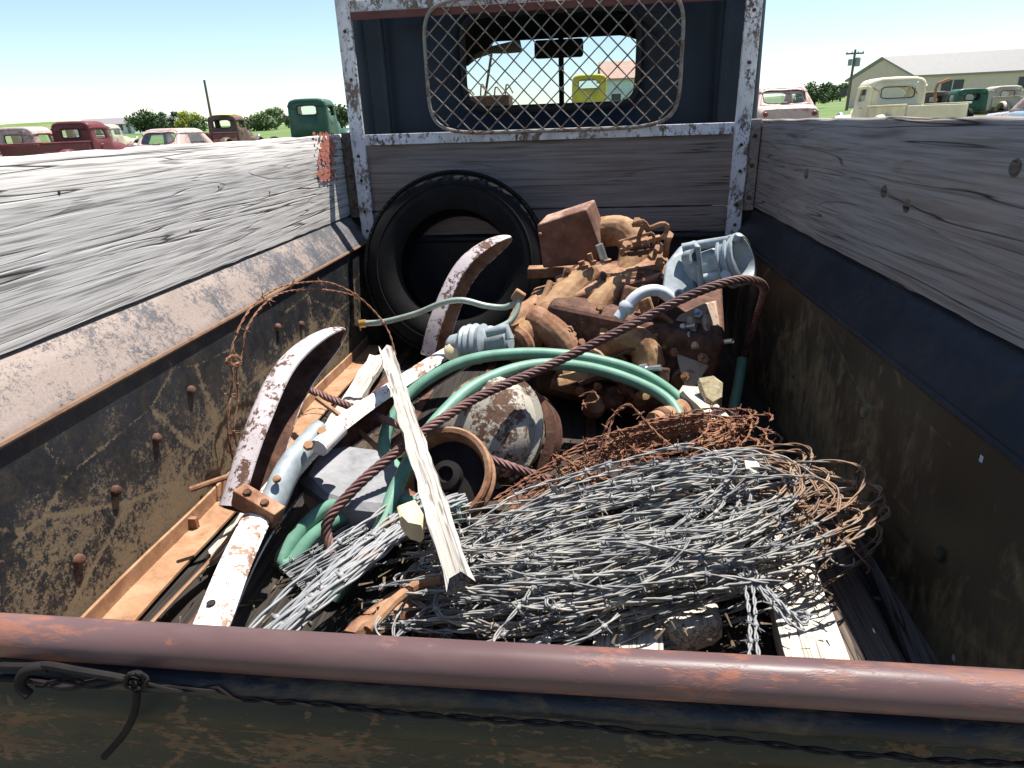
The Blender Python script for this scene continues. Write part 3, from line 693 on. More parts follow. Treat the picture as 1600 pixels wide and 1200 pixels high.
def sedan(label, loc, paint, roof=None, h=1.45, L=4.6, rz=0., fin=.0, hump=False, group='old vehicles parked in rows in the yard'):
    x, y = loc; v = thing('parked_car', label, 'car', (x, y, gz(x, y)), rz, group)
    K = lambda n, mb, m, p=None, **k: obj(n, mb, m, p or v, local=True, **k)
    rings = []; b = h-.52
    st = ((0, .30, .70, .62), (.06, .25, .80, b-.10), (.5, .24, .88, b+fin), (1.5, .24, .90, b+.02), (2.9, .24, .90, b+.02), (3.2, .24, .88, b+.0), (L-.4, .25, .86, b-.06), (L-.06, .27, .78, b-.15), (L, .32, .70, .60))
    for yy_, z0, hw, zt in st:
        rings.append([(hw*a, yy_, z0+(zt-z0)*c) for a, c in ((-.86, 0), (-1, .22), (-1, .7), (-.97, .9), (-.86, 1), (-.4, 1.02), (.4, 1.02), (.86, 1), (.97, .9), (1, .7), (1, .22), (.86, 0))])
    mb = MB(); mb.loft(rings); K('body', mb, paint, ang=45)
    y0, y1 = (.55, 3.25) if hump else (.95, 3.25)
    cab_shell(v, roof or paint, 0, .80, y0, y1, b-.02, h, b+.03, h-.10, (y0+.75, y1-.55), (0, (b+h)/2-.02, .58, .17), (0, (b+h)/2-.02, .62, .17), r=.18, rf=.10, tumble=.26, sb=1.0, sf=-.9, name='greenhouse')
    yb = y0+1.0*((b+h)/2-.02-b+.02)
    for nm, sx, yw_, sl_ in (('rear_window_pane', .56, y0, 1.0), ('windshield_pane', .60, y1, -.9)):
        za, zb2 = b+.09, h-.12; d = .015 if sl_ > 0 else -.015
        K(nm, MB().add([(-sx, yw_+sl_*(za-b+.02)+d, za), (sx, yw_+sl_*(za-b+.02)+d, za), (sx*.88, yw_+sl_*(zb2-b+.02)+d, zb2), (-sx*.88, yw_+sl_*(zb2-b+.02)+d, zb2)], [(0, 1, 2, 3)]), 'glass')
    for s in (-1, 1):
        wheel(v, (s*.72, 1.0, .34), .34, .18, 'zinc', s); wheel(v, (s*.72, L-.95, .34), .34, .18, 'zinc', s)
        mb = MB(); mb.lathe([(.05, -.02), (.07, .0), (.05, .03), (0, .035)], (s*.66, .03, b-.22), (0, -1, 0), 14); K('tail_light', mb, 'p_red')
    for yy_ in (-.06, L+.04):
        mb = MB(); mb.tube(spl([(-.88, yy_+(.10 if yy_ < 0 else -.1), .48), (-.5, yy_, .48), (.5, yy_, .48), (.88, yy_+(.10 if yy_ < 0 else -.1), .48)], .15), .06, 8); K('bumper_bar', mb, 'zinc')
    return v
def bgp(px, D):
    d = ray(px, 190); d = d/math.hypot(d[0], d[1]); return (CAM[0]+d[0]*D, d[1]*D)
pickup('dark red pickup with open bed parked beyond the left side board', bgp(104, 26.5), 'p_red', h=1.66)
pickup('dark green truck cab left of the headboard post', bgp(481, 31), 'p_green', 1.25, bed=False, h=1.82, bw=(.34, .14))
pickup('brown weathered truck with yellow lichen on its roof', bgp(345, 34), 'p_rust', bedmat='p_red', roofmat='moss', bw=(.42, .16), glass=False)
pickup('pale pinkish truck cut off by the left edge of the picture', bgp(12, 27), 'p_pink', h=1.55)
sedan('pale blue-white car with light roof between the red and brown trucks', bgp(205, 25), 'p_pale', roof='p_pink', h=1.36)
pickup('cream pickup with a small rear window beyond the right side board', bgp(1396, 20.5), 'p_cream', h=1.72, bw=(.40, .13))
sedan('faded pink humpbacked car right of the cab', (5.75, 20.3), 'p_pink', h=1.68, hump=True)
sedan('blue and rust red car at the right edge with big rear window', (11.4, 15.6), 'p_blue', roof='p_pink', h=1.5, fin=.08)
pickup('rust brown junk truck behind the cream pickup bed', bgp(1455, 40), 'p_rust', bed=False, h=1.45, glass=False)
pickup('dark junk truck right of the rust brown one', bgp(1512, 38), 'p_green', bed=False, h=1.5, glass=False)
pickup('pale junk truck in the far row in front of the warehouse', bgp(1565, 42), 'p_tan', bed=True, h=1.55)
pickup('bright yellow heavy truck seen through the windshield', bgp(920, 42), 'p_yellow', 1.45, bed=False, h=2.3, bw=(.42, .16))
pickup('red and grey truck standing behind the brown lichen truck', bgp(150, 44), 'p_tan', h=1.6)
# bent pipe poking up out of the far row
x, y = bgp(1478, 30); z0 = P(1465, 140, y).z
tag(obj('bent_pipe', MB().tube(spl([(x-.3, y, gz(x, y)), tuple(P(1462, 140, y)), tuple(P(1472, 128, y)), tuple(P(1484, 124, y))], .1), .05, 8), 'rust_strip'), 'rusty bent pipe sticking up before the warehouse wall', 'pipe')

# warehouse
MT['b_wall'] = m_plain('tan sheet wall', (.68, .53, .44), .8, 0, .06, 2); MT['b_roof'] = m_plain('white sheet roof', (.27, .255, .245), .6, 0, .05, 2); MT['b_stripe'] = m_plain('rust red panel', (.40, .26, .22), .8, 0, .08, 2)
MT['b_dark'] = m_plain('dark window', (.05, .055, .06), .3, 0, .1, 2)
cA = Vector((*bgp(1415, 96), 0)); cB = Vector((*bgp(1322, 99), 0)); dirg = (cA-cB); dirL = Vector((math.cos(R(-13)), math.sin(R(-13)), 0))
g0 = gz(cA.x, cA.y)-.3; ez = P(1415, 118, cA.y).z; rz_ = P(1357, 93, (cA.y+cB.y)/2).z
WH = thing('warehouse', 'long tan metal warehouse with white gable roof on the right skyline', 'building', (cA.x, cA.y, g0))
LW = 75; a0, b0 = cA, cB; mid = (cA+cB)/2
def wq(p, z): return Vector((p.x, p.y, z))
mb = MB(); mb.loft([[wq(b0, g0), wq(a0, g0), wq(a0, ez), wq(mid, rz_), wq(b0, ez)], [wq(q+dirL*LW, z) for q, z in ((b0, g0), (a0, g0), (a0, ez), (mid, rz_), (b0, ez))]]); obj('wall', mb, 'b_wall', WH, ang=20)
ov = (cA-cB).normalized()*.5
for e, s in ((a0, 1), (b0, -1)):
    ee = e+ov*s; dz = (rz_-ez)*(.5/(dirg.length/2))
    mb = MB(); mb.loft([[wq(mid-dirL*.4, rz_+.25), wq(ee-dirL*.4, ez-dz+.25), wq(ee-dirL*.4, ez-dz+.05), wq(mid-dirL*.4, rz_+.05)], [wq(mid+dirL*(LW+.4), rz_+.25), wq(ee+dirL*(LW+.4), ez-dz+.25), wq(ee+dirL*(LW+.4), ez-dz+.05), wq(mid+dirL*(LW+.4), rz_+.05)]]); obj('roof', mb, 'b_roof', WH, ang=20)
nrm = Vector((dirL.y, -dirL.x, 0))
for k, wd, mt in ((22, 1.6, 'b_stripe'), (27, 1.6, 'b_stripe'), (31.5, 1.6, 'b_stripe'), (39, 1.6, 'b_stripe'), (48, 1.6, 'b_stripe')):
    q = a0+dirL*k+nrm*.02; mb = MB(); mb.prism([wq(q, g0), wq(q+dirL*wd, g0), wq(q+dirL*wd, ez-.1), wq(q, ez-.1)], nrm*.04); obj('wall_panel', mb, mt, WH)
for k in (3.0, 10.5):
    q = a0+dirL*k+nrm*.02; mb = MB(); mb.prism([wq(q, ez-1.9), wq(q+dirL*2.2, ez-1.9), wq(q+dirL*2.2, ez-.7), wq(q, ez-.7)], nrm*.05); w_ = obj('window', mb, 'b_dark', WH)
    q2 = q+dirL*1.05+nrm*.05; mb = MB(); mb.prism([wq(q2, ez-1.9), wq(q2+dirL*.1, ez-1.9), wq(q2+dirL*.1, ez-.7), wq(q2, ez-.7)], nrm*.03); obj('mullion', mb, 'b_wall', w_)
gn = Vector((-dirL.x, -dirL.y, 0)); gd = (b0-a0).normalized()
for k in (5.0, 7.6):
    q = a0+gd*k+gn*.02; mb = MB(); mb.prism([wq(q, ez-1.9), wq(q+gd*.9, ez-1.9), wq(q+gd*.9, ez-1.0), wq(q, ez-1.0)], gn*.05); obj('window', mb, 'b_dark', WH)
q = mid+dirL*19; mb = MB(); mb.tube([wq(q, rz_), wq(q, rz_+1.6)], .09, 8); obj('roof_pipe', mb, 'rust_dark', WH)
# utility poles
MT['pole'] = m_plain('pole wood', (.16, .12, .09), .9, 0, .2, 8)
x, y = bgp(1320, 84); UPo = thing('utility_pole', 'utility pole with crossarm and transformer beside the warehouse gable', 'utility pole', (x, y, gz(x, y)))
zt = P(1321, 78, y).z; mb = MB(); mb.tube([(x, y, gz(x, y)-.3), (x, y, zt)], [.16, .11], 10); obj('pole', mb, 'pole', UPo)
mb = MB(); mb.bx(x-.9, x+.9, y-.07, y+.07, zt-.45, zt-.3); obj('crossarm', mb, 'pole', UPo)
zz = P(1321, 98, y).z; mb = MB(); mb.lathe([(.26, -.4), (.28, -.35), (.28, .35), (.2, .45), (0, .47)], (x+.38, y, zz), (0, 0, 1), 14); obj('transformer', mb, 'alloy', UPo)
mb = MB(); mb.lathe([(.2, -.3), (.22, .3), (0, .34)], (x-.36, y, zz), (0, 0, 1), 12); obj('transformer', mb, 'alloy', UPo)
for dx in (-.8, -.3, .3, .8):
    mb = MB(); mb.lathe([(.04, 0), (.06, .08), (.03, .16), (0, .16)], (x+dx, y, zt-.3), (0, 0, 1), 8); obj('insulator', mb, 'alloy', UPo)
x, y = bgp(331, 42); pt = P(319, 125, y); tag(obj('leaning_pole', MB().tube([(x, y, gz(x, y)-.3), tuple(pt)], [.08, .06], 8), 'pole'), 'thin leaning pole rising behind the lichen-roofed truck', 'pole')
# derrick seen through the windshield
x, y = bgp(762, 26); DR = thing('derrick', 'rusty derrick with slanting mast seen through the left windshield', 'derrick', (x, y, gz(x, y)))
z_ = gz(x, y); tp = P(768, 84, y)
obj('mast', MB().tube([tuple(P(758, 150, y)), tuple(tp)], .045, 8), 'rust_dark', DR)
mb = MB(); mb.bx(x-1.3, x+.9, y-.6, y+.6, z_, P(760, 150, y).z); obj('base', mb, 'rust_dark', DR, bevel=.05)
for dx in (-1.1, -.7, -.2, .3, .7):
    obj('rake_arm', MB().tube(spl([(x+dx, y-.3, z_+1.4), (x+dx+.1, y-.5, P(760, 138, y).z+random.uniform(-.1, .15)), (x+dx+.35, y-.7, P(760, 148, y).z)], .1), .03, 6), 'rust_strip', DR)

# houses and sheds
MT['h_white'] = m_plain('white siding', (.68, .68, .66), .7, 0, .05, 3); MT['h_grey'] = m_plain('grey siding', (.30, .32, .34), .8, 0, .08, 3); MT['h_roof'] = m_plain('house roof', (.22, .20, .20), .8, 0, .15, 3); MT['h_roof2'] = m_plain('faded red roof', (.45, .27, .21), .8, 0, .15, 3)
def house(label, px, D, w, d, h, rh, wall, roof, rz=0., name='farmhouse'):
    x, y = bgp(px, D); v = thing(name, label, 'building', (x, y, gz(x, y)-.2), rz, None)
    K = lambda n, mb, m, p=None, **k: obj(n, mb, m, p or v, local=True, **k)
    mb = MB(); mb.loft([[(-w/2, -d/2, 0), (-w/2, d/2, 0), (-w/2, d/2, h), (-w/2, 0, h+rh), (-w/2, -d/2, h)], [(w/2, -d/2, 0), (w/2, d/2, 0), (w/2, d/2, h), (w/2, 0, h+rh), (w/2, -d/2, h)]]); K('wall', mb, wall, ang=20)
    for s in (-1, 1):
        e = d/2+.4; dz = rh*.4/(d/2); mb = MB(); mb.loft([[(-w/2-.4, 0, h+rh+.2), (-w/2-.4, s*e, h-dz+.2), (-w/2-.4, s*e, h-dz+.03), (-w/2-.4, 0, h+rh+.03)], [(w/2+.4, 0, h+rh+.2), (w/2+.4, s*e, h-dz+.2), (w/2+.4, s*e, h-dz+.03), (w/2+.4, 0, h+rh+.03)]]); K('roof', mb, roof, ang=20)
    for k in (-.3, .05, .3):
        mb = MB(); mb.bx(k*w-.5, k*w+.5, -d/2-.06, -d/2-.01, h*.4, h*.4+1.2); K('window', mb, 'b_dark')
    mb = MB(); mb.bx(w*.42-.4, w*.42+.4, -d/2-.07, -d/2-.01, .2, 2.2); K('door', mb, 'h_roof')
house('long low white barn on the left horizon', 180, 190, 18, 8, 2.2, 1.3, 'h_white', 'h_roof', R(-10), 'barn')
house('small grey house among trees on the left horizon', 278, 170, 6, 5, 2.0, 1.5, 'h_grey', 'h_roof', R(10))
house('pale blue-grey shed with faded red roof seen through the windshield', 985, 80, 6.5, 5, 4.6, 1.6, 'p_pale', 'h_roof2', R(4), 'shed')
# trees
def foliage(name, a, b):
    g = G(name); n = g.noise(g.co(), 1.3, 3); MT[name] = g.out(g.mix(g.ramp(n, [(.35, 0.), (.65, 1.)]), a, b), .8, 0, None, .2)
foliage('leaf_dark', (.045, .075, .035), (.08, .12, .05)); foliage('leaf_mid', (.07, .11, .045), (.13, .18, .075)); foliage('leaf_yellow', (.22, .26, .03), (.36, .36, .06))
def tree(label, px, D, h, w, leaf, n=2600, group='trees on the horizon'):
    x, y = bgp(px, D); z = gz(x, y); v = thing('tree', label, 'tree', (x, y, z), 0, group); cl = [(random.gauss(0, w*.27), random.gauss(0, w*.27), h*random.uniform(.25, .85), w*random.uniform(.18, .32)) for _ in range(12)]
    mb = MB(); mb.tube([(x, y, z-.2), (x+.1, y, z+h*.35), (x, y, z+h*.7)], [.22, .17, .07], 8)
    for c in cl[:6]: mb.tube([(x, y, z+h*.3), (x+c[0]*.5, y+c[1]*.5, z+c[2]*.7), (x+c[0], y+c[1], z+c[2])], [.10, .07, .03], 6)
    obj('trunk', mb, 'pole', v)
    V = []; F = []
    for i in range(n):
        c = random.choice(cl); d = rng.normal(size=3); d /= np.linalg.norm(d); q = np.array([x+c[0], y+c[1], z+c[2]])+d*c[3]*random.uniform(.35, 1.1)*np.array([1, 1, .8])
        s_ = w*random.uniform(.025, .07); a = rng.normal(size=3); a /= np.linalg.norm(a); b = np.cross(a, d); b /= np.linalg.norm(b)+1e-9; k = len(V)
        V += [q-a*s_, q-b*s_*.6, q+a*s_, q+b*s_*.6]; F.append((k, k+1, k+2, k+3))
    mb = MB(); mb.add(V, F); obj('crown', mb, leaf, v, ang=5)
tree('bright yellow-green tree left of the lichen-roofed truck', 291, 140, 4.0, 2.8, 'leaf_yellow')
tree('dark green tree beside the small grey house', 256, 160, 4.2, 4.2, 'leaf_dark'); tree('dark bushy tree over the far barn', 226, 160, 4.2, 5.5, 'leaf_dark')
tree('low round bush right of the yellow-green tree', 308, 150, 3.2, 4.0, 'leaf_mid')
tree('large round green tree left of the green truck', 430, 140, 3.9, 3.6, 'leaf_mid', 3200); tree('flat green bush in the field left of the large round tree', 405, 130, 2.6, 5.0, 'leaf_mid'); tree('small tree between large round tree and green truck', 450, 160, 3.4, 2.8, 'leaf_dark')
tree('dense dark tree close by the left headboard post', 532, 90, 2.8, 3.6, 'leaf_dark', 3200)
tree('dark round bush on the right horizon', 1268, 110, 3.4, 3.2, 'leaf_dark'); tree('smaller dark bush left of the round one on the right horizon', 1254, 118, 2.5, 3.2, 'leaf_dark')
for i, px in enumerate((1284, 1296, 1308)):
    tree(['leftmost', 'middle', 'rightmost'][i]+' of three pale green trees near the utility pole', px, 230, 5, 6, 'leaf_mid', 2200)
# low hills far off
mb = MB(); rings = []
for a in np.linspace(-80, 80, 60):
    r_ = 900; x, y = r_*math.sin(R(a)), r_*math.cos(R(a)); hh = 5+6*math.sin(a*.11)+3*math.sin(a*.31+1); zb_ = gz(x, y)
    rings.append([(x*.94, y*.94, gz(x*.94, y*.94)-1), (x*.97, y*.97, zb_+hh*.6), (x, y, zb_+hh), (x*1.06, y*1.06, zb_-10)])
mb.loft(rings, False, False); tag(obj('hills', mb, 'ground', ang=180), kind='structure')

# ------------------------------------------------------------------ JUNK IN THE BED
# rusty angle iron along the left side
mb = MB(); ai = thing('angle_iron', 'long rusty orange angle iron lying along the foot of the left bed side', 'angle iron', (-.60, 1.3, ZF))
xa, xb = -W+.006, -W+.066
rings = []
for i in range(22):
    y = .50+1.62*i/21; w = .002*math.sin(i*1.1)
    rings.append([(xa+w, y, ZF+.012), (xb+w, y, ZF+.010), (xb+w, y, ZF+.015), (xa+.005+w, y, ZF+.017), (xa+.005+w, y, ZF+.046), (xa+w, y, ZF+.047)])
mb.loft(rings); obj('angle_bar', mb, 'rust_strip', ai, ang=30)
p = PZ(298, 822, ZF+.02); mb = MB(); mb.bx(p.x-.012, p.x+.016, p.y-.005, p.y+.005, ZF+.015, ZF+.04); obj('welded_tab', mb, 'rust_mid', ai, bevel=.001)
# curling strap
pts = spl([PZ(205, 1005, ZF+.03), PZ(240, 968, ZF+.03), PZ(290, 915, ZF+.03), PZ(335, 868, ZF+.045), PZ(360, 838, ZF+.06), PZ(372, 822, ZF+.07)], .03)
rings = [[Vector(q)+Vector((-.016, -.006, -.012)), Vector(q)+Vector((.010, .004, .010)), Vector(q)+Vector((.012, .004, .008)), Vector(q)+Vector((-.014, -.006, -.015))] for q in pts]
mb = MB(); mb.loft(rings); tag(origin(obj('steel_strap', mb, 'rust_strip', ang=30), PZ(290, 915, ZF)), 'thin curled rusty strap lying between angle iron and white bumper', 'strap')
# lath beside it
beam('wooden_lath', PZ(500, 700, ZF+.05), PZ(590, 556, ZF+.05), .055, .02, 'wood_pale', 'pale broken board lying beside the angle iron under the wooden stick', 'board')
beam('wooden_lath', PZ(330, 872, ZF+.03), PZ(440, 735, ZF+.05), .03, .015, 'wood_pale', 'short pale lath tucked behind the bumper bracket', 'board')
# rod poking out over the wall side
mb = MB(); mb.tube(spl([P(297, 765, .93), P(340, 750, .96), P(390, 733, 1.0), P(450, 712, 1.04)], .02), .0055, 8); tag(origin(obj('steel_rod', mb, 'rust_mid'), P(390, 733, 1.0)), 'short straight rusty rod sticking out behind the bumper guard', 'rod')
mb = MB(); mb.tube(spl([P(495, 622, 1.36), P(545, 660, 1.30), P(590, 700, 1.24), P(625, 735, 1.2)], .02), .006, 8); tag(origin(obj('steel_rod', mb, 'rust_strip'), P(545, 660, 1.3)), 'thin tan rusty rod lying under the wire rope by the bumper', 'rod')

# bumper with its two guards
bp = [PZ(300, 1040, -.24), PZ(330, 970, -.232), PZ(372, 865, -.222), PZ(420, 775, -.212), PZ(482, 702, -.205), PZ(545, 650, -.20), PZ(615, 602, -.195), PZ(700, 548, -.185), PZ(770, 512, -.18)]
BM = thing('bumper', 'chipped white bumper lying diagonally with two curved upright guards', 'bumper', tuple(PZ(420, 775, ZF)))
path = spl(bp, .02); rings = []; inn_ = []
for i, q in enumerate(path):
    t = Vector(path[min(i+1, len(path)-1)]-path[max(i-1, 0)]).normalized()
    x = t.cross(Vector((0, 0, 1))).normalized(); z = x.cross(t); q = Vector(q)
    # channel: bright upper face, hollow side open to the right
    pr = [(-.026, -.085), (-.027, -.012), (-.023, .0), (-.010, .005), (.010, .005), (.021, .001), (.025, -.006), (.022, -.008), (.010, .001), (-.010, .001), (-.020, -.004), (-.023, -.014), (-.022, -.081), (-.012, -.083), (-.012, -.087)]
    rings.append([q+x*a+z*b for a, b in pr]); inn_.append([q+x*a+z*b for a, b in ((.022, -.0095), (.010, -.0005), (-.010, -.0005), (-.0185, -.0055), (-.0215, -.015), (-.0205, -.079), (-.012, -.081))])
mb = MB(); mb.loft(rings); bar = obj('bumper_bar', mb, 'bumper', BM, ang=35)
obj('shade_liner', MB().loft(inn_, False, False), 'rust_dark', bar, ang=50)  # dark sheet lining the channel, standing in for its inner shade
def guard(base, tip, mid1, mid2, w0, w1, side, lightmat, darkmat):
    """half-shell horn: convex outside, hollow behind"""
    path = spl([base, mid1, mid2, tip], .012); ro = []; n = len(path); inn = []
    for i, q in enumerate(path):
        k = i/(n-1); t = Vector(path[min(i+1, n-1)]-path[max(i-1, 0)]).normalized()
        s_ = Vector(side); s_ = (s_-t*s_.dot(t)).normalized(); u = t.cross(s_).normalized()
        w = (w0+(w1-w0)*k)*(1-max(0, (k-.55)/.45)**3*.80); d = w*1.15
        arc = [(-1., .0), (-1.0, .42), (-.9, .74), (-.68, .92), (-.35, 1.), (0, 1.03), (.35, 1.), (.68, .92), (.9, .74), (1., .42), (1., 0)]
        q = Vector(q)
        ro.append([q+u*a*w*.62+s_*b*d*.8 for a, b in arc]); inn.append([q+u*a*(w*.62-.003)+s_*max(b*d*.8-.004, -.001) for a, b in arc])
    rings = [a+b[::-1] for a, b in zip(ro, inn)]
    mb = MB(); mb.loft(rings); g = obj('bumper_guard', mb, lightmat, BM, ang=45)
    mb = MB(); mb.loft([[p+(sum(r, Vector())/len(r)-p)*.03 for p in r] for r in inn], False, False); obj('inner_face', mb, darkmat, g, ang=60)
    return g
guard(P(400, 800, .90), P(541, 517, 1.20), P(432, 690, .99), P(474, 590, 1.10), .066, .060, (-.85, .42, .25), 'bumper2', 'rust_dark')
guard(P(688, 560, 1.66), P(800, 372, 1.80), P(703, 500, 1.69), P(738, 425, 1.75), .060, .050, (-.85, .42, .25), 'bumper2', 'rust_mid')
# mounting bracket and clamp on the bar
c0 = P(404, 787, .87); M_ = frame(P(372, 768, .88), P(436, 806, .86)); L = (P(436, 806, .86)-P(372, 768, .88)).length
mb = MB(); mb.bx(-.014, .014, 0, L, -.022, .012); o = obj('bracket', mb, 'rust_mid', None, M=None, bevel=.002)
o.data.transform(WM[BM].inverted() @ M_); o.parent = BM; WM[o] = WM[BM]
for k in (.3, .72):
    m = MB(); hexbolt(m, P(372, 768, .88).lerp(P(436, 806, .86), k)+Vector((0, -.004, .012)), (0, -.2, 1), .007, .006); obj('bolt', m, 'rust_dark', o)
mb = MB(); mb.tube(spl([P(425, 790, .90), P(450, 735, .96), P(480, 698, 1.02), P(505, 672, 1.06)], .02), [.030]*0 or .027, 12, flat=.8); cl = obj('guard_foot', mb, 'alloy', BM, ang=50)
for q in ((440, 758, .92),):
    m = MB(); bolt(m, P(*q)+Vector((0, -.012, .020)), (-.1, -.4, 1), .007, .003); obj('bolt', m, 'rust_mid', cl)
m = MB(); m.tube([P(498, 700, .99), P(530, 668, 1.05)], .018, 10); obj('clamp', m, 'bumper', cl)
for q in ((486, 712, .99), (507, 690, 1.02)):
    m = MB(); hexbolt(m, P(*q)+Vector((0, -.004, .02)), (.3, -.5, 1), .009, .008); obj('bolt', m, 'rust_strip', cl)
m = MB(); m.lathe([(.006, 0), (.006, .002), (0, .002)], PZ(330, 943, -.2235), (0, 0, 1), 12); obj('bolt_hole', m, 'black', bar)

# spare tyre leaning on the headboard
t = R(19); TC = Vector((-.278, 2.095, -.062)); ax = Vector((0, -math.cos(t), math.sin(t)))
TY = thing('tyre', 'worn black tyre without a rim leaning against the wooden headboard', 'tyre', (TC.x, TC.y-.1, ZF))
Rr = .315; w = .082
prof = [(.185, -w*.75), (.20, -w*.95), (.245, -w*1.08), (.285, -w*.98), (.303, -w*.80), (.312, -w*.6), (.316, -w*.2), (.316, w*.2), (.312, w*.6), (.303, w*.80), (.285, w*.98), (.245, w*1.08), (.20, w*.95), (.185, w*.75), (.190, w*.62), (.225, w*.85), (.27, w*.75), (.295, w*.4), (.30, 0), (.295, -w*.4), (.27, -w*.75), (.225, -w*.85), (.190, -w*.62)]
prof = [(a*.955, b*.955) for a, b in prof]
mb = MB(); mb.lathe(prof, TC, ax, 72, closed=True); tb = obj('tyre_body', mb, 'tire_wall', TY, ang=50)
for rr, hh in ((.250, 1.012),):
    m = MB(); m.lathe([(rr-.003, w*hh-.002), (rr, w*hh+.0018), (rr+.003, w*hh-.002)], TC, ax, 72); 
    m.F = [f for f in m.F if len(f) == 4]; obj('sidewall_rib', m, 'tire_wall', tb, ang=60)
mb = MB()
u = ax.cross(Vector((0, 0, 1))).normalized(); v = ax.cross(u)
for row in (-.62, -.2, .2, .62):
    for k in range(90):
        a = k*2*math.pi/90+(row > 0)*.02; d = u*math.cos(a)+v*math.sin(a); tt = ax.cross(d)
        M3 = Matrix((d, tt, ax)).transposed(); mb.box(TC+d*(.298 if abs(row) < .5 else .2935)+ax*row*w*1.04, (.008, .019, .030), M3)
tag(obj('tread', mb, 'tire', TY), kind='stuff')

# ---------------- engine
EN = thing('engine', 'rusty tan cast-iron engine block with manifold pipes and a square air box', 'engine', (.27, 1.72, ZF))
def E_(name, mb, mat, parent=None, **k): return obj(name, mb, mat, parent or EN, **k)
rot = Matrix.Rotation(R(-8), 3, 'Z') @ Matrix.Rotation(R(10), 3, 'Y') @ Matrix.Rotation(R(6), 3, 'X')
mb = MB(); mb.box((.275, 1.79, -.205), (.45, .42, .27), rot); blk = E_('engine_block', mb, 'rust_dark', bevel=.02, seg=3)
def EB(v): return Vector((.285, 1.77, -.215))+rot @ Vector(v)
for x in (-.13, -.04, .05, .14):
    m = MB(); m.lathe([(.036, -.02), (.036, .012), (.030, .016), (.028, .004), (0, .004)], EB((x, -.205, .02)), rot @ Vector((0, -1, .1)), 18); E_('freeze_plug', m, 'rust_mid', blk)
for x in (-.17, -.085, .005, .095, .17):
    for z in (-.08, .09):
        m = MB(); hexbolt(m, EB((x, -.2, z)), rot @ Vector((0, -1, 0)), .011, .010, .008); E_('bolt', m, 'rust_mid', blk)
m = MB(); m.box(EB((0, -.225, -.055)), (.38, .05, .03), rot); E_('block_flange', m, 'rust_mid', blk, bevel=.006)
# head and ledge
hA, hB = P(868, 440, 1.76), P(1042, 398, 1.80)
M_ = frame(hA, hB, (0, -.25, 1)); L = (hB-hA).length
mb = MB(); mb.bx(-.045, .10, 0, L, -.155, 0); hd = obj('cylinder_head', mb, 'rust_mid', None, bevel=.012, seg=3); hd.data.transform(WM[EN].inverted() @ M_); hd.parent = EN; WM[hd] = WM[EN]
for a, b, r_, mt in (((946, 412, 1.72), (936, 382, 1.72), .0105, 'zinc'), ((926, 414, 1.74), (921, 396, 1.74), .0065, 'rust_mid'), ((912, 420, 1.75), (908, 408, 1.75), .009, 'rust_mid'), ((975, 400, 1.75), (973, 388, 1.75), .008, 'rust_mid'), ((1012, 395, 1.76), (1010, 380, 1.76), .007, 'rust_tan')):
    m = MB(); m.tube([P(*a), P(*b)], r_, 10); E_('stud', m, mt)
    m = MB(); hexbolt(m, P(*a)+Vector((0, 0, .004)), (0, 0, 1), r_*1.6, .008); E_('nut', m, 'rust_mid')
# exhaust pipes
mb = MB(); mb.tube(spl(PS((925, 432, 1.78), (898, 452, 1.74), (868, 482, 1.68), (838, 512, 1.63), (806, 542, 1.58)), .012), [.042]*0 or .048, 16); E_('exhaust_runner', mb, 'rust_tan', ang=60)
mb = MB(); mb.tube(spl(PS((835, 500, 1.63), (858, 512, 1.60), (882, 540, 1.58), (892, 580, 1.57)), .012), .040, 16); E_('exhaust_runner', mb, 'rust_mid', ang=60)
mb = MB(); mb.tube(spl(PS((968, 445, 1.74), (948, 462, 1.70), (928, 490, 1.66), (920, 520, 1.64), (922, 560, 1.63)), .012), .036, 16); E_('exhaust_runner', mb, 'rust_tan', ang=60)
mb = MB(); mb.lathe([(.05, -.02), (.056, -.008), (.05, .004), (0, .004)], P(806, 542, 1.57), (-.55, -.75, -.1), 16); E_('pipe_flange', mb, 'rust_mid')
mb = MB()
mb.loft([[P(790, 500, 1.62), P(835, 470, 1.66), P(848, 520, 1.62), P(800, 560, 1.58)], [P(800, 480, 1.70), P(840, 455, 1.74), P(850, 500, 1.72), P(810, 545, 1.68)]]); E_('thermostat_housing', mb, 'rust_strip', bevel=.012, seg=3)
# air box
rings = []
ab = [(838, 352), (915, 327), (938, 388), (932, 412), (848, 420)]
mb = MB(); mb.prism([P(x, y, 1.86-.04*(420-y)/90) for x, y in ab], (.025, .065, .02)); abx = E_('air_box', mb, 'rust_box', bevel=.006, seg=3)
m = MB(); bolt(m, P(842, 366, 1.82)+Vector((.003, -.002, 0)), (0, -1, 0), .005, .004); E_('rivet', m, 'rust_tan', abx)
mb = MB(); mb.tube(spl(PS((918, 372, 1.92), (945, 362, 1.91), (972, 362, 1.89), (990, 380, 1.86), (988, 412, 1.82), (980, 430, 1.80)), .012), [.03, .034]*0 or .043, 18); E_('intake_elbow', mb, 'rust_tan', ang=60)
mb = MB(); mb.prism(PS((824, 420, 1.9), (905, 418, 1.9), (905, 432, 1.9), (824, 436, 1.9)), (0, .05, .0)); E_('cross_bar', mb, 'rust_mid', bevel=.003)
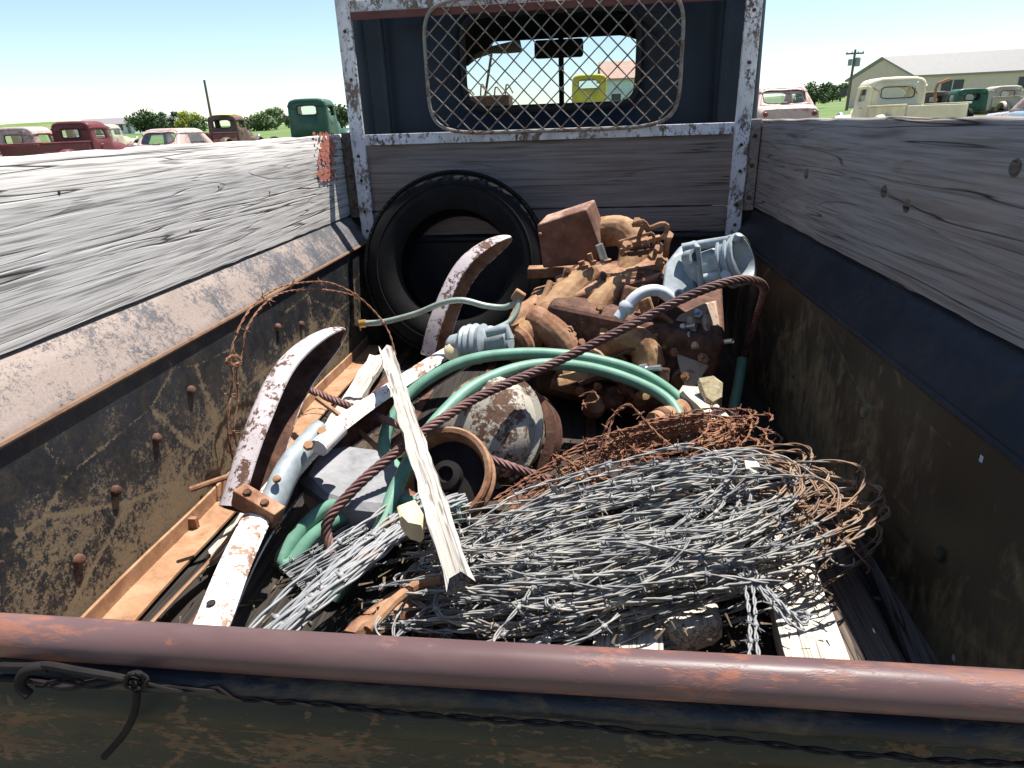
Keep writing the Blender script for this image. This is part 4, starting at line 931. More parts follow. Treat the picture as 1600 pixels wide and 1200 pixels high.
# throttle linkage
for l, r_ in (([(968, 378), (1010, 366), (1020, 366), (1022, 380), (1018, 392)], .0045), ([(975, 390), (1008, 384), (1012, 374)], .004), ([(985, 398), (1030, 392), (1034, 384), (1026, 378)], .005),
              ([(988, 352), (1004, 346), (1014, 356), (1032, 350), (1042, 352), (1040, 366), (1034, 372)], .0065), ([(1040, 400), (1042, 380), (1044, 372)], .0085), ([(1000, 400), (998, 372), (1006, 352)], .006)):
    m = MB(); m.tube(spl([P(x, y, 1.74+.001*(y-370)) for x, y in l], .008), r_, 8); E_('throttle_link', m, 'rust_mid')
for q in ((1043, 371), (995, 350), (1028, 392), (978, 386), (1018, 402), (1030, 412), (1036, 424)):
    m = MB(); hexbolt(m, P(q[0], q[1], 1.73), (.2, -.6, .8), .013, .012); E_('link_nut', m, random.choice(['rust_mid', 'rust_tan', 'rust_strip']))
m = MB(); m.box(P(1010, 376, 1.76), (.075, .03, .012), Matrix.Rotation(R(-12), 3, 'Y')); E_('link_bracket', m, 'rust_mid', bevel=.002)
m = MB(); m.box(P(1005, 392, 1.75), (.085, .03, .012), Matrix.Rotation(R(-8), 3, 'Y')); E_('link_bracket', m, 'rust_dark', bevel=.002)
# side plate with bosses
pl = [(1046, 512, 1.60), (1062, 492, 1.63), (1100, 474, 1.66), (1118, 470, 1.67), (1124, 505, 1.63), (1124, 545, 1.58), (1104, 578, 1.54), (1082, 612, 1.50), (1070, 608, 1.50), (1060, 570, 1.54)]
mb = MB(); mb.prism(PS(*pl), (.012, .05, -.012)); sp = E_('side_plate', mb, 'plate', bevel=.004)
for q, d in (((1066, 512, 1.585), .028), ((1092, 492, 1.62), .020), ((1121, 536, 1.565), .030), ((1098, 560, 1.54), .010), ((1072, 590, 1.50), .010)):
    m = MB(); hexbolt(m, P(*q), (-.35, -.75, .55) if d < .025 else (.75, -.6, .35), .0115, .012, d); E_('bolt', m, 'zinc' if d > .015 else 'rust_mid', sp)
for a, b in (((1078, 498, 1.61), (1086, 545, 1.55)), ((1100, 490, 1.63), (1106, 540, 1.57))):
    m = MB(); m.tube([P(*a)+Vector((0, -.004, .004)), P(*b)+Vector((0, -.004, .004))], .010, 8); E_('plate_rib', m, 'plate', sp)
m = MB(); m.tube([P(1055, 528, 1.58), P(1080, 524, 1.56)], .011, 10); E_('grey_fitting', m, 'alloy', sp)
# castings low on the front
mb = MB(); mb.tube(spl(PS((945, 545, 1.60), (975, 530, 1.58), (1005, 540, 1.56), (1015, 575, 1.54)), .015), .040, 14); E_('water_jacket', mb, 'rust_tan', ang=60)
mb = MB(); mb.loft([[P(870, 590, 1.5), P(960, 565, 1.52), P(965, 580, 1.5), P(872, 606, 1.48)], [P(880, 575, 1.6), P(965, 553, 1.62), P(970, 570, 1.6), P(880, 592, 1.58)]]); E_('mount_ear', mb, 'rust_tan', bevel=.004)
m = MB(); hexbolt(m, P(1000, 578, 1.5), (.9, -.35, .25), .014, .018, .035); E_('drain_bolt', m, 'zinc')
for q in ((985, 600), (1005, 612), (960, 620), (1020, 620), (930, 632)):
    m = MB(); m.lathe([(.030, -.04), (.030, 0), (.024, .012), (.012, .014), (0, .010)], P(q[0], q[1], 1.50), (.1, -.8, .6), 14); E_('tappet_boss', m, random.choice(['rust_mid', 'rust_dark', 'rust_tan']))
# cylinder (starter body) lying below the engine
SM = thing('starter_motor', 'short stubby rusty cylinder half buried under the rusty barbed wire', 'starter motor', tuple(PZ(1060, 650, ZF)))
a, b = P(1025, 672, 1.36), P(1098, 636, 1.44); d = (b-a); mb = MB(); mb.lathe([(.030, 0), (.042, .004), (.042, d.length*.75), (.036, d.length*.8), (.030, d.length), (0, d.length)], a, d, 22); obj('casing', mb, 'rust_strip', SM)
m = MB(); m.lathe([(.0435, .02), (.0445, .022), (.0445, .034), (.0435, .036)], a, d, 22); m.F = [f for f in m.F if len(f) == 4]; obj('band', m, 'rust_dark', SM)

for q, sz, mt in (((908, 446, 1.735), (.11, .018, .085), 'rust_mid'), ((962, 452, 1.715), (.10, .018, .08), 'rust_mid'), ((1012, 450, 1.70), (.07, .02, .10), 'rust_dark')):
    M3 = Matrix.Rotation(R(12), 3, 'Y') @ Matrix.Rotation(R(-28), 3, 'X'); m = MB(); m.box(P(*q), sz, M3); fl = E_('manifold_flange', m, mt, bevel=.004)
    for sx in (-.4, .4):
        m = MB(); hexbolt(m, P(*q)+M3 @ Vector((sx*sz[0], -sz[1]*.5, .3*sz[2])), M3 @ Vector((0, -1, 0)), .010, .010, .008); E_('nut', m, 'rust_dark', fl)
mb = MB(); mb.loft([[P(818, 470, 1.74), P(1030, 412, 1.80), P(1052, 560, 1.66), P(850, 590, 1.62)], [P(830, 450, 1.98), P(1020, 400, 1.98), P(1040, 500, 1.98), P(850, 540, 1.98)]]); E_('manifold_body', mb, 'rust_mid', bevel=.02, seg=3)
# small rusted clutter bolted to the engine: pipes, brackets, nuts
for l, r_, mt in (([(880, 560, 1.52), (905, 545, 1.52), (935, 552, 1.51), (950, 575, 1.50)], .008, 'rust_mid'), ([(1000, 500, 1.58), (1030, 492, 1.60), (1050, 505, 1.60)], .007, 'rust_tan'),
                  ([(905, 600, 1.46), (940, 590, 1.46), (975, 598, 1.46), (990, 620, 1.45)], .006, 'rust_dark'), ([(1010, 520, 1.57), (1018, 548, 1.55), (1014, 575, 1.54)], .008, 'rust_dark'),
                  ([(860, 440, 1.70), (850, 465, 1.67), (838, 478, 1.65)], .009, 'rust_strip'), ([(958, 560, 1.53), (990, 545, 1.53), (1010, 548, 1.53)], .004, 'rust_dark')):
    m = MB(); m.tube(spl(PS(*l), .01), r_, 8); E_('rusty_pipe', m, mt)
for i in range(26):
    q = (random.uniform(880, 1045), random.uniform(480, 630)); y_ = 1.62-(q[1]-480)/150*.13
    m = MB(); hexbolt(m, P(q[0], q[1], y_), (random.uniform(-.3, .3), -.7, .6), random.uniform(.006, .012), .012, random.choice([0, 0, .012])); E_('bolt', m, random.choice(['rust_mid', 'rust_dark', 'rust_tan']), blk)
for q, sz, an, mt in (((985, 470, 1.66), (.05, .03, .07), 14, 'rust_mid'), ((1020, 560, 1.53), (.03, .03, .06), -8, 'rust_mid'), ((905, 500, 1.62), (.04, .04, .05), 20, 'rust_dark'), ((1010, 480, 1.62), (.035, .02, .05), -20, 'rust_tan'), ((975, 590, 1.50), (.06, .03, .03), 10, 'rust_mid'), ((1035, 590, 1.50), (.03, .03, .05), 5, 'rust_dark')):
    m = MB(); m.box(P(*q), sz, Matrix.Rotation(R(an), 3, 'Y') @ Matrix.Rotation(R(-20), 3, 'X')); E_('casting_lug', m, mt, bevel=.006)
mb = MB(); mb.prism([P(972, 428, 1.72), P(1004, 422, 1.72), P(1001, 478, 1.68)], (.012, .03, 0)); E_('gusset', mb, 'rust_tan', bevel=.003)
for o_ in list(EN.children):
    b_ = o_.name.split('.')[0]
    if b_ in ('engine_block', 'cylinder_head', 'casting_lug', 'manifold_body', 'thermostat_housing', 'gusset', 'mount_ear', 'head_ledge'): cast(o_, .004 if b_ != 'casting_lug' else .003, 3)
    elif b_ in ('exhaust_runner', 'intake_elbow', 'water_jacket'): cast(o_, .0022, 2)
    elif b_ == 'air_box': cast(o_, .0015, 3)
# ---------------- carburettor
CB = thing('carburettor', 'blue-grey alloy carburettor with a round open throat resting on the engine', 'carburettor', tuple(P(1090, 430, 1.64)))
a, b = P(1092, 425, 1.66), P(1160, 404, 1.60); d = b-a; L = d.length
mb = MB(); mb.lathe([(.040, -.06), (.046, -.02), (.046, L*.45), (.042, L*.5), (.042, L*.62), (.056, L*.68), (.059, L*.75), (.059, L*1.02), (.052, L*1.04), (.046, L*.95), (.042, L*.5), (0, L*.4)], a, d, 30); th = obj('throat', mb, 'alloy', CB, ang=35)
for k in (.70, .86, 1.0):
    m = MB(); m.lathe([(.059, L*k-.004), (.0635, L*k-.002), (.0635, L*k+.003), (.059, L*k+.005)], a, d, 30); m.F = [f for f in m.F if len(f) == 4]; obj('throat_ring', m, 'alloy', th)
mb = MB(); mb.prism([P(*q) for q in ((1034, 448, 1.60), (1038, 415, 1.64), (1052, 398, 1.66), (1078, 388, 1.68), (1088, 455, 1.60), (1072, 476, 1.57), (1040, 468, 1.58))], (.03, .085, .01)); bd = obj('float_bowl', mb, 'alloy', CB, bevel=.007, seg=3)
for c, dd, r_, l_ in (((1074, 404, 1.60), (.5, -.75, .3), .019, .028), ((1062, 460, 1.57), (-.2, -.9, .3), .012, .012), ((1100, 442, 1.60), (.6, -.7, .2), .013, .03)):
    m = MB(); m.lathe([(r_, 0), (r_, l_), (r_*.6, l_), (r_*.6, l_*.4), (0, l_*.4)], P(*c), dd, 16); obj('port', m, 'alloy', CB)
m = MB(); m.tube(PS((1098, 436, 1.59), (1140, 428, 1.57)), .012, 12); obj('side_tube', m, 'alloy', CB)
m = MB(); hexbolt(m, P(1132, 430, 1.565), (0, -.9, .3), .013, .014); obj('screw', m, 'zinc', CB)
m = MB(); m.box(P(1092, 420, 1.60), (.012, .05, .12), Matrix.Rotation(R(-10), 3, 'Y')); obj('mounting_flange', m, 'alloy', CB, bevel=.003)
m = MB(); m.tube(spl(PS((1066, 388, 1.65), (1100, 382, 1.64), (1140, 376, 1.60)), .02), .012, 10); obj('top_rib', m, 'alloy', CB)
m = MB(); bolt(m, P(1153, 374, 1.58), (.2, -.2, 1), .012, .014); obj('lug', m, 'alloy', CB)
mb = MB(); mb.tube(spl(PS((966, 498, 1.54), (978, 482, 1.55), (992, 465, 1.56), (1010, 455, 1.57), (1032, 455, 1.58), (1052, 470, 1.59)), .008), .0145, 12); el = obj('elbow_pipe', mb, 'pipe_grey', CB, ang=60)
m = MB(); m.lathe([(.018, -.008), (.021, 0), (.018, .010)], P(979, 481, 1.55), P(992, 465, 1.56)-P(966, 498, 1.54), 14); obj('pipe_collar', m, 'pipe_grey', el)

# ---------------- fuel pump and line
FP = thing('fuel_pump', 'small ridged grey alloy pump resting at the far end of the white bumper', 'fuel pump', tuple(P(745, 545, 1.56)))
a, b = P(702, 542, 1.56), P(798, 532, 1.52); d = b-a; L = d.length
mb = MB(); mb.lathe([(.022, 0), (.030, .01), (.034, L*.22), (.046, L*.26), (.050, L*.30), (.046, L*.34), (.053, L*.38), (.047, L*.43), (.053, L*.48), (.046, L*.53), (.050, L*.6), (.032, L*.66), (.034, L*.96), (.024, L), (0, L)], a, d, 24); pb = obj('pump_body', mb, 'alloy', FP, ang=30)
m = MB(); m.tube(PS((760, 520, 1.49), (792, 513, 1.49), (796, 530, 1.48)), .012, 10); obj('outlet', m, 'alloy', FP)
m = MB(); m.lathe([(.010, -.01), (.028, -.006), (.030, .004), (.018, .012), (0, .012)], P(711, 547, 1.53), (-.2, -.8, .6), 10); obj('valve_cap', m, 'foam', FP)
FL = thing('fuel_line', 'bent grey-green fuel tube with a brass end crossing in front of the tyre', 'tube', tuple(P(700, 475, 1.6)))
mb = MB(); mb.tube(spl(PS((568, 505, 1.62), (600, 503, 1.62), (650, 490, 1.61), (690, 474, 1.60), (722, 469, 1.60), (760, 478, 1.60), (790, 480, 1.60), (808, 471, 1.60), (814, 463, 1.60)), .012), .0078, 10); obj('long_tube', mb, 'tube', FL)
m = MB(); m.tube(PS((562, 506, 1.62), (572, 505, 1.62)), .0105, 10); obj('brass_end', m, 'brass', FL)
mb = MB(); mb.tube(spl(PS((812, 465, 1.60), (808, 484, 1.58), (798, 502, 1.56), (775, 514, 1.54)), .012), .0078, 10); obj('short_tube', mb, 'tube', FL)
m = MB(); m.box(P(810, 463, 1.60), (.03, .02, .03), Matrix.Rotation(.6, 3, 'Y')); obj('fitting', m, 'rust_strip', FL, bevel=.004)

# ---------------- round housing, pulley
DH = thing('round_housing', 'cream painted round steel housing chipped to rust beneath the green hose', 'housing', tuple(PZ(765, 690, ZF)))
a = P(755, 668, 1.27); ax_ = Vector((-.42, -.70, .55)).normalized()
mb = MB(); mb.lathe([(.10, -.10), (.118, -.06), (.122, -.02), (.118, .012), (.100, .034), (.065, .046), (.03, .050), (0, .051)], a, ax_, 36); obj('dome', mb, 'drum', DH, ang=60)
m = MB(); m.lathe([(.120, -.035), (.134, -.032), (.136, -.024), (.120, -.020)], a, ax_, 36); m.F = [f for f in m.F if len(f) == 4]; obj('rim', m, 'drum', DH)
m = MB(); m.lathe([(.10, -.15), (.122, -.145), (.124, -.11), (.10, -.105)], a, ax_, 36, closed=True); obj('back_band', m, 'rust_dark', DH)
PU = thing('pulley', 'rust-rimmed belt pulley lying behind the grey wooden stick', 'pulley', tuple(PZ(700, 770, ZF)))
a = P(700, 744, 1.06); ax_ = Vector((-.12, -.72, .68)).normalized()
mb = MB(); mb.lathe([(.062, -.03), (.088, -.028), (.090, -.016), (.074, -.004), (.074, .002), (.092, .014), (.092, .024), (.088, .028), (.080, .026), (.074, .005), (.062, -.03)], a, ax_, 36); obj('rim', mb, 'rust_mid', PU, ang=35)
m = MB(); m.lathe([(.076, -.012), (.074, -.006), (.03, -.004), (.028, .014), (.016, .018), (.012, .006), (0, .006)], a, ax_, 30); obj('hub', m, 'wire_dark', PU)

# ---------------- slab, wooden stick, scrap
pts = [PZ(*q, -.255) for q in ((470, 742), (497, 700), (540, 690), (590, 702), (632, 728), (640, 770), (600, 796), (545, 786), (505, 770))]
tag(origin(obj('stone_slab', rough_lump(pts, .10, .006), 'stone', ang=25), PZ(550, 740, ZF)), 'broken grey slate slab between the bumper and the green hose', 'stone')
beam('wooden_stick', P(601, 540, 1.40), P(717, 906, .685), .031, .02, 'wood_grey', 'long weathered grey wooden stick lying across hose and barbed wire', 'stick', up=(.0, -.5, 1), w2=.037, rag=.010, seg=30)
MT['foam'] = MT['foam']
pts = [P(*q) for q in ((622, 788, .83), (648, 778, .835), (662, 800, .82), (658, 825, .80), (638, 818, .805), (625, 806, .81))]
tag(origin(obj('foam_scrap', rough_lump(pts, .03, .002), 'foam', ang=30), P(640, 810, .90)), 'torn yellowish foam scrap beside the wooden stick', 'foam')
pts = [P(*q) for q in ((1162, 716, .97), (1176, 712, .975), (1189, 726, .96), (1182, 738, .95), (1166, 734, .955))]
tag(origin(obj('wood_chip', rough_lump(pts, .008, .001), 'paper', ang=30), P(1175, 728, 1.11)), 'small pale chip lying on the wire coil', 'wood chip')
beam('wood_wedge', P(1076, 604, 1.44), P(1126, 652, 1.34), .045, .03, 'wood_pale', 'split pale wedge of wood wedged under the engine side plate', 'wood wedge', rag=.006, seg=6)
pts = [P(*q) for q in ((1092, 592, 1.42), (1112, 582, 1.44), (1128, 594, 1.43), (1130, 618, 1.40), (1115, 632, 1.38), (1098, 622, 1.39))]
tag(origin(obj('dirt_clod', rough_lump(pts, .06, .007), 'crumb', ang=25), P(1112, 620, 1.40)), 'crumbly grey-tan clod beside the engine side plate', 'clod')
# timber on the floor at the right
beam('plank', PZ(1205, 800, -.315), PZ(1292, 1075, -.30), .082, .03, 'wood_pale', 'sunlit pale plank pointing at the tailgate under the wire coil', 'plank', rag=.005)
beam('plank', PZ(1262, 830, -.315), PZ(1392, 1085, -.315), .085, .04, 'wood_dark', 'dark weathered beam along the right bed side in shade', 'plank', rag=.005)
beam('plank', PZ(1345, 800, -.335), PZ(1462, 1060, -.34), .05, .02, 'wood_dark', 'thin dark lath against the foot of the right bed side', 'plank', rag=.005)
pts = [PZ(*q, -.29) for q in ((1022, 958), (1050, 905), (1110, 878), (1122, 925), (1126, 968), (1080, 985), (1048, 978))]
tag(origin(obj('wood_block', rough_lump(pts, .05, .004), 'wood_pale', ang=30), PZ(1075, 930, ZF)), 'broken chunk of pale wood below the wire coil', 'wood block')
beam('plank', PZ(985, 950, -.30), PZ(978, 1090, -.30), .095, .025, 'wood_pale', 'pale striped-shadow board end just inside the tailgate', 'plank', rag=.005, seg=8)
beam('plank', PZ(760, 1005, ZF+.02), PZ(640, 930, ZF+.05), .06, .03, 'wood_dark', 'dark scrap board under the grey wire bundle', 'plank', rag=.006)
pts = [PZ(*q, -.30) for q in ((600, 930), (640, 905), (668, 890), (680, 912), (655, 945), (560, 985), (540, 975))]
tag(origin(obj('rusty_scrap', rough_lump(pts, .03, .007), 'rust_mid', ang=30), PZ(620, 930, ZF)), 'bent rusty scrap between the grey wire bundle and the stick', 'scrap iron')
mb = MB(); mb.tube(spl([PZ(575, 985, -.27), PZ(615, 940, -.262), PZ(655, 912, -.258), PZ(690, 905, -.25)], .02), .008, 8); tag(origin(obj('steel_rod', mb, 'rust_strip'), PZ(615, 940, -.27)), 'short pinkish rusty rod beside the foot of the wooden stick', 'rod')

# ---------------- green hose, one continuous length
hp = PS((722, 800, .98), (685, 796, .99), (640, 786, 1.0), (600, 781, 1.0), (555, 783, 1.0), (505, 797, .98), (465, 835, .94), (440, 875, .90), (455, 880, .90), (490, 838, .94), (540, 806, .98), (590, 792, 1.01), (632, 790, 1.05),
        (655, 770, 1.12), (622, 735, 1.16), (602, 705, 1.22), (606, 668, 1.28), (640, 616, 1.35), (690, 580, 1.40), (740, 561, 1.43), (800, 553, 1.45), (860, 553, 1.46), (930, 562, 1.46), (1000, 583, 1.46), (1055, 618, 1.44), (1095, 662, 1.38),
        (1110, 700, 1.30), (1080, 690, 1.30), (1050, 632, 1.40), (1000, 600, 1.43), (930, 577, 1.43), (860, 569, 1.40), (800, 578, 1.35), (740, 604, 1.28), (690, 648, 1.19), (650, 702, 1.09), (618, 765, 1.00), (595, 825, .93), (565, 872, .87), (540, 905, .84), (520, 935, .82))
mb = MB(); mb.tube(spl(hp, .012), .0138, 14); tag(origin(obj('garden_hose', mb, 'hose', ang=80), P(700, 640, 1.2)), 'green rubber hose looping over the junk in the truck bed', 'hose')
mb = MB(); mb.tube(spl(PS((1160, 560, 1.75), (1154, 600, 1.70), (1146, 640, 1.62), (1140, 670, 1.56)), .015), .014, 12); tag(origin(obj('hose_piece', mb, 'hose'), P(1150, 640, 1.62)), 'short green hose end in the shade right of the engine', 'hose')

# ---------------- wire rope
rp = PS((1152, 600, 1.84), (1162, 560, 1.80), (1178, 510, 1.72), (1191, 470, 1.60), (1194, 451, 1.50), (1183, 440, 1.44), (1155, 437, 1.41), (1115, 447, 1.38), (1060, 470, 1.36), (960, 521, 1.32), (860, 570, 1.27), (760, 614, 1.19), (690, 655, 1.11), (630, 698, 1.05), (570, 748, .99), (530, 790, .95), (512, 815, .93), (511, 838, .92), (520, 870, .90))
mb = MB(); mb.tube(spl(rp, .0035), .0100, 24, lobes=6, pitch=.085, depth=.30); tag(origin(obj('wire_rope', mb, 'rope', ang=80), P(960, 521, 1.32)), 'thick rusty twisted steel rope arching diagonally across the engine', 'wire rope')
rp = PS((470, 600, 1.45), (500, 616, 1.38), (560, 640, 1.32), (620, 662, 1.24), (690, 688, 1.19), (760, 715, 1.15), (815, 735, 1.13), (868, 752, 1.12))
mb = MB(); mb.tube(spl(rp, .0035), .0095, 24, lobes=6, pitch=.085, depth=.30); tag(origin(obj('wire_rope', mb, 'rope', ang=80), P(690, 688, 1.19)), 'shorter rusty wire rope from the bumper guard towards the pulley', 'wire rope')

# ---------------- barbed wire
def strand(mb, pts, r=.0014, pitch=.045, barb=.11, tw=1.0, bl=.013):
    p = np.array([tuple(q) for q in pts], float); t = np.gradient(p, axis=0); t /= np.linalg.norm(t, axis=1)[:, None]+1e-9
    a = np.where(np.abs(t[:, 2:3]) < .9, np.array([[0, 0, 1.]]), np.array([[1., 0, 0]])); u = np.cross(t, a); u /= np.linalg.norm(u, axis=1)[:, None]+1e-9; w = np.cross(t, u)
    L = np.concatenate([[0], np.cumsum(np.linalg.norm(np.diff(p, axis=0), axis=1))])
    ph = L/pitch*2*math.pi*tw+random.uniform(0, 6); off = r*1.15
    for s in (0, math.pi):
        q = p+off*(np.cos(ph+s)[:, None]*u+np.sin(ph+s)[:, None]*w); k = len(q); n = 5
        th = np.arange(n)*2*math.pi/n
        V = q[:, None, :]+r*(np.cos(th)[None, :, None]*u[:, None, :]+np.sin(th)[None, :, None]*w[:, None, :])
        I = np.arange(k-1)[:, None]*n+np.arange(n)[None, :]; J = np.arange(k-1)[:, None]*n+(np.arange(n)[None, :]+1) % n
        F = np.stack([I, J, J+n, I+n], -1).reshape(-1, 4)
        mb.add(V.reshape(-1, 3), F.tolist())
    if barb:
        x = random.uniform(0, barb)
        while x < L[-1]:
            i = min(np.searchsorted(L, x), len(p)-1)
            for m in range(2):
                an = random.uniform(0, 6.28); d = np.cos(an)*u[i]+np.sin(an)*w[i]+t[i]*random.uniform(-.3, .3)
                c = p[i]+t[i]*(m*.004-.002); mb.tube([c-d*bl, c-d*bl*.2, c+d*bl*.2, c+d*bl], [r*.4, r*.95, r*.95, r*.4], 4)
            mb.lathe([(r*2.2, -.004), (r*2.7, -.002), (r*2.7, .002), (r*2.2, .004)], p[i], t[i], 6)
            x += barb*random.uniform(.8, 1.2)
def loop_pts(c, a, b, ang, z, amp, t0=0, t1=2*math.pi, step=.009, tilt=(0, 0)):
    n = max(8, int(abs(t1-t0)*(a+b)/2/step)); f1, f2, f3 = [random.uniform(0, 6.28) for _ in range(3)]; out = []
    ca, sa = math.cos(ang), math.sin(ang)
    for i in range(n+1):
        t = t0+(t1-t0)*i/n; s1 = math.sin(3*t+f1)*amp+math.sin(7*t+f2)*amp*.35
        x = (a+s1)*math.cos(t); y = (b+s1*.6)*math.sin(t)
        X = c[0]+x*ca-y*sa; Y = c[1]+x*sa+y*ca
        out.append((X, Y, max(z+math.sin(2*t+f3)*amp*.7+math.sin(5*t+f1)*amp*.3+tilt[0]*x+tilt[1]*y, ZF+.008)))
    return out
mb = MB(); cx, cy = .205, .848
for i in range(78):
    k = i/77; sp_ = random.random()
    a = .15+.235*sp_**.55; b = .010+.115*random.random()**.75
    zz = -.315+.115*k**.8-.03*(sp_-.5); t0 = random.uniform(0, 6.28)
    strand(mb, loop_pts((cx+random.gauss(0, .020), cy+random.gauss(0, .014)), a, b, R(18+random.gauss(0, 8)), zz, random.uniform(.004, .017), t0, t0+random.uniform(2.8, 7.0), tilt=(.19, .07)), r=random.uniform(.0010, .0019), pitch=random.uniform(.06, .11), barb=.17, bl=.011)
for i in range(26):   # springy ends that stand off the coil
    t0 = random.uniform(0, 6.28)
    strand(mb, loop_pts((cx+random.gauss(0, .05), cy+random.gauss(0, .03)), random.uniform(.12, .33), random.uniform(.04, .13), R(18+random.gauss(0, 22)), random.uniform(-.25, -.17), random.uniform(.012, .026), t0, t0+random.uniform(.8, 2.2), tilt=(.17, .05)), r=.0014, pitch=.08, barb=.12, bl=.012)
for i in range(54):   # strands running across the coil
    x0 = random.uniform(560, 780); x1 = random.uniform(960, 1240); y0 = random.uniform(810, 985); y1 = y0-(x1-x0)*random.uniform(.06, .24)
    if y1 > 880 and x1 > 1050: x1 = 1050
    z_ = -.175-.11*random.random()-.06*max(0, (y0-880)/100)
    q = [PZ(x0, y0, z_-.05), PZ(x0*.66+x1*.34, y0*.66+y1*.34+random.gauss(6, 7), z_), PZ(x0*.33+x1*.67, y0*.33+y1*.67+random.gauss(6, 7), z_+.01), PZ(x1, y1, z_+.02)]
    q = [Vector((min(v.x, .55), v.y, max(v.z, ZF+.01))) for v in q]
    strand(mb, spl(q, .009), r=random.uniform(.0010, .0018), pitch=.09, barb=.20, bl=.010)
tag(origin(obj('barbed_wire_coil', mb, 'coil', ang=80), (cx, cy, ZF)), 'large tangled coil of grey galvanised barbed wire rusting at its right end', 'barbed wire')
# straight bundle running to the tailgate on the left
mb = MB()
for i in range(17):
    o_ = random.gauss(0, 16); o2 = random.gauss(0, 8); zz = random.uniform(-.03, .012)
    p_ = [PZ(425+o_*1.4, 1000+o2*.4, -.262+zz), PZ(500+o_*1.2, 928+o_*.4, -.245+zz), PZ(570+o_*1.1+o2*.3, 868+o_*.6, -.232+zz), PZ(640+o_, 812+o_*.6+o2*.4, -.235+zz), PZ(720+o_*1.6, 770+o_*1.2+o2, -.26+zz)]
    strand(mb, spl(p_, .008), r=.0023, barb=.22, pitch=.11, bl=.011)
tag(origin(obj('barbed_wire_bundle', mb, 'galv', ang=80), PZ(540, 900, ZF)), 'straight grey twisted bundle of barbed wire under the green hose end', 'barbed wire')
mb = MB()
for i in range(26):
    o_ = random.gauss(0, 12)
    p_ = [PZ(455+o_, 905+o_, -.33), PZ(520+o_, 865+o_, -.32+random.uniform(-.01, .02)), PZ(600+o_, 815+o_, -.31+random.uniform(-.01, .02)), PZ(665+o_, 780+o_, -.31)]
    strand(mb, spl(p_, .009), r=.0013, barb=.15, pitch=.08, bl=.010)
tag(origin(obj('barbed_wire_bundle', mb, 'galv', ang=80), PZ(560, 840, ZF)), 'shaded lower bundle of barbed wire beneath the green hose loops', 'barbed wire')
# rusty coil on top, further back
mb = MB(); c2 = P(1055, 688, 1.21)
for i in range(34):
    strand(mb, loop_pts((c2.x+random.gauss(0, .012), c2.y+random.gauss(0, .012)), random.uniform(.09, .21), random.uniform(.03, .10), R(20+random.gauss(0, 9)), c2.z-.05+i/34*.075, random.uniform(.005, .016), random.uniform(0, 6.28), random.uniform(5, 10), tilt=(.10, .1)), r=.0014, barb=.07, bl=.014)
for i in range(9):
    o_ = random.gauss(0, 8)
    strand(mb, spl([P(800+o_*2, 795+o_, 1.0), P(860+o_, 748+o_, 1.07), P(930+o_, 705+o_, 1.13), P(1000, 680+o_, 1.18), P(1100, 660+o_, 1.22)], .008), r=.0014, barb=.07)
for l in ([(905, 730, 1.06), (870, 712, 1.10), (862, 715, 1.12), (880, 740, 1.08)], [(945, 700, 1.1), (960, 650, 1.15), (982, 632, 1.16), (1010, 660, 1.15), (1040, 690, 1.12), (1065, 705, 1.10)], [(935, 720, 1.1), (950, 660, 1.14), (978, 634, 1.16)], [(905, 620, 1.35), (925, 612, 1.35), (935, 625, 1.33), (912, 632, 1.33)]):
    strand(mb, spl(PS(*l), .006), r=.0013, barb=.06)
tag(origin(obj('barbed_wire_coil', mb, 'wire_rust', ang=80), c2), 'small rust-red tangle of barbed wire in front of the engine', 'barbed wire')
# hanging galvanised loops and loose ends
mb = MB()
for l in ([(1150, 870), (1165, 920), (1172, 980), (1170, 1040)], [(1165, 865), (1178, 930), (1182, 1000), (1188, 1035)], [(1160, 865), (1200, 920), (1245, 968), (1260, 975), (1262, 960), (1245, 958)], [(1150, 880), (1190, 925), (1235, 975), (1258, 985)], [(1140, 890), (1185, 915), (1245, 965)]):
    strand(mb, spl([PZ(x, y, -.225) for x, y in l], .007), r=.0015, barb=.09)
tag(origin(obj('barbed_wire_end', mb, 'galv', ang=80), PZ(1180, 930, ZF)), 'knotted loose ends of grey wire hanging over the sunlit plank', 'barbed wire')
mb = MB(); mb.tube(spl([PZ(1285, 790, -.2), PZ(1310, 825, -.22), PZ(1335, 860, -.23), PZ(1358, 885, -.235), PZ(1355, 895, -.235)], .01), .0012, 5); tag(origin(obj('loose_wire', mb, 'wire_rust'), PZ(1310, 825, ZF)), 'thin rusty wire end curling off the right of the coil', 'wire')
mb = MB(); mb.tube(spl([PZ(1280, 830, -.24), PZ(1290, 865, -.25), PZ(1312, 883, -.255), PZ(1333, 882, -.25), PZ(1334, 872, -.245)], .01), .0014, 5); tag(origin(obj('loose_wire', mb, 'galv'), PZ(1290, 865, ZF)), 'thin grey wire hook hanging below the right end of the coil', 'wire')
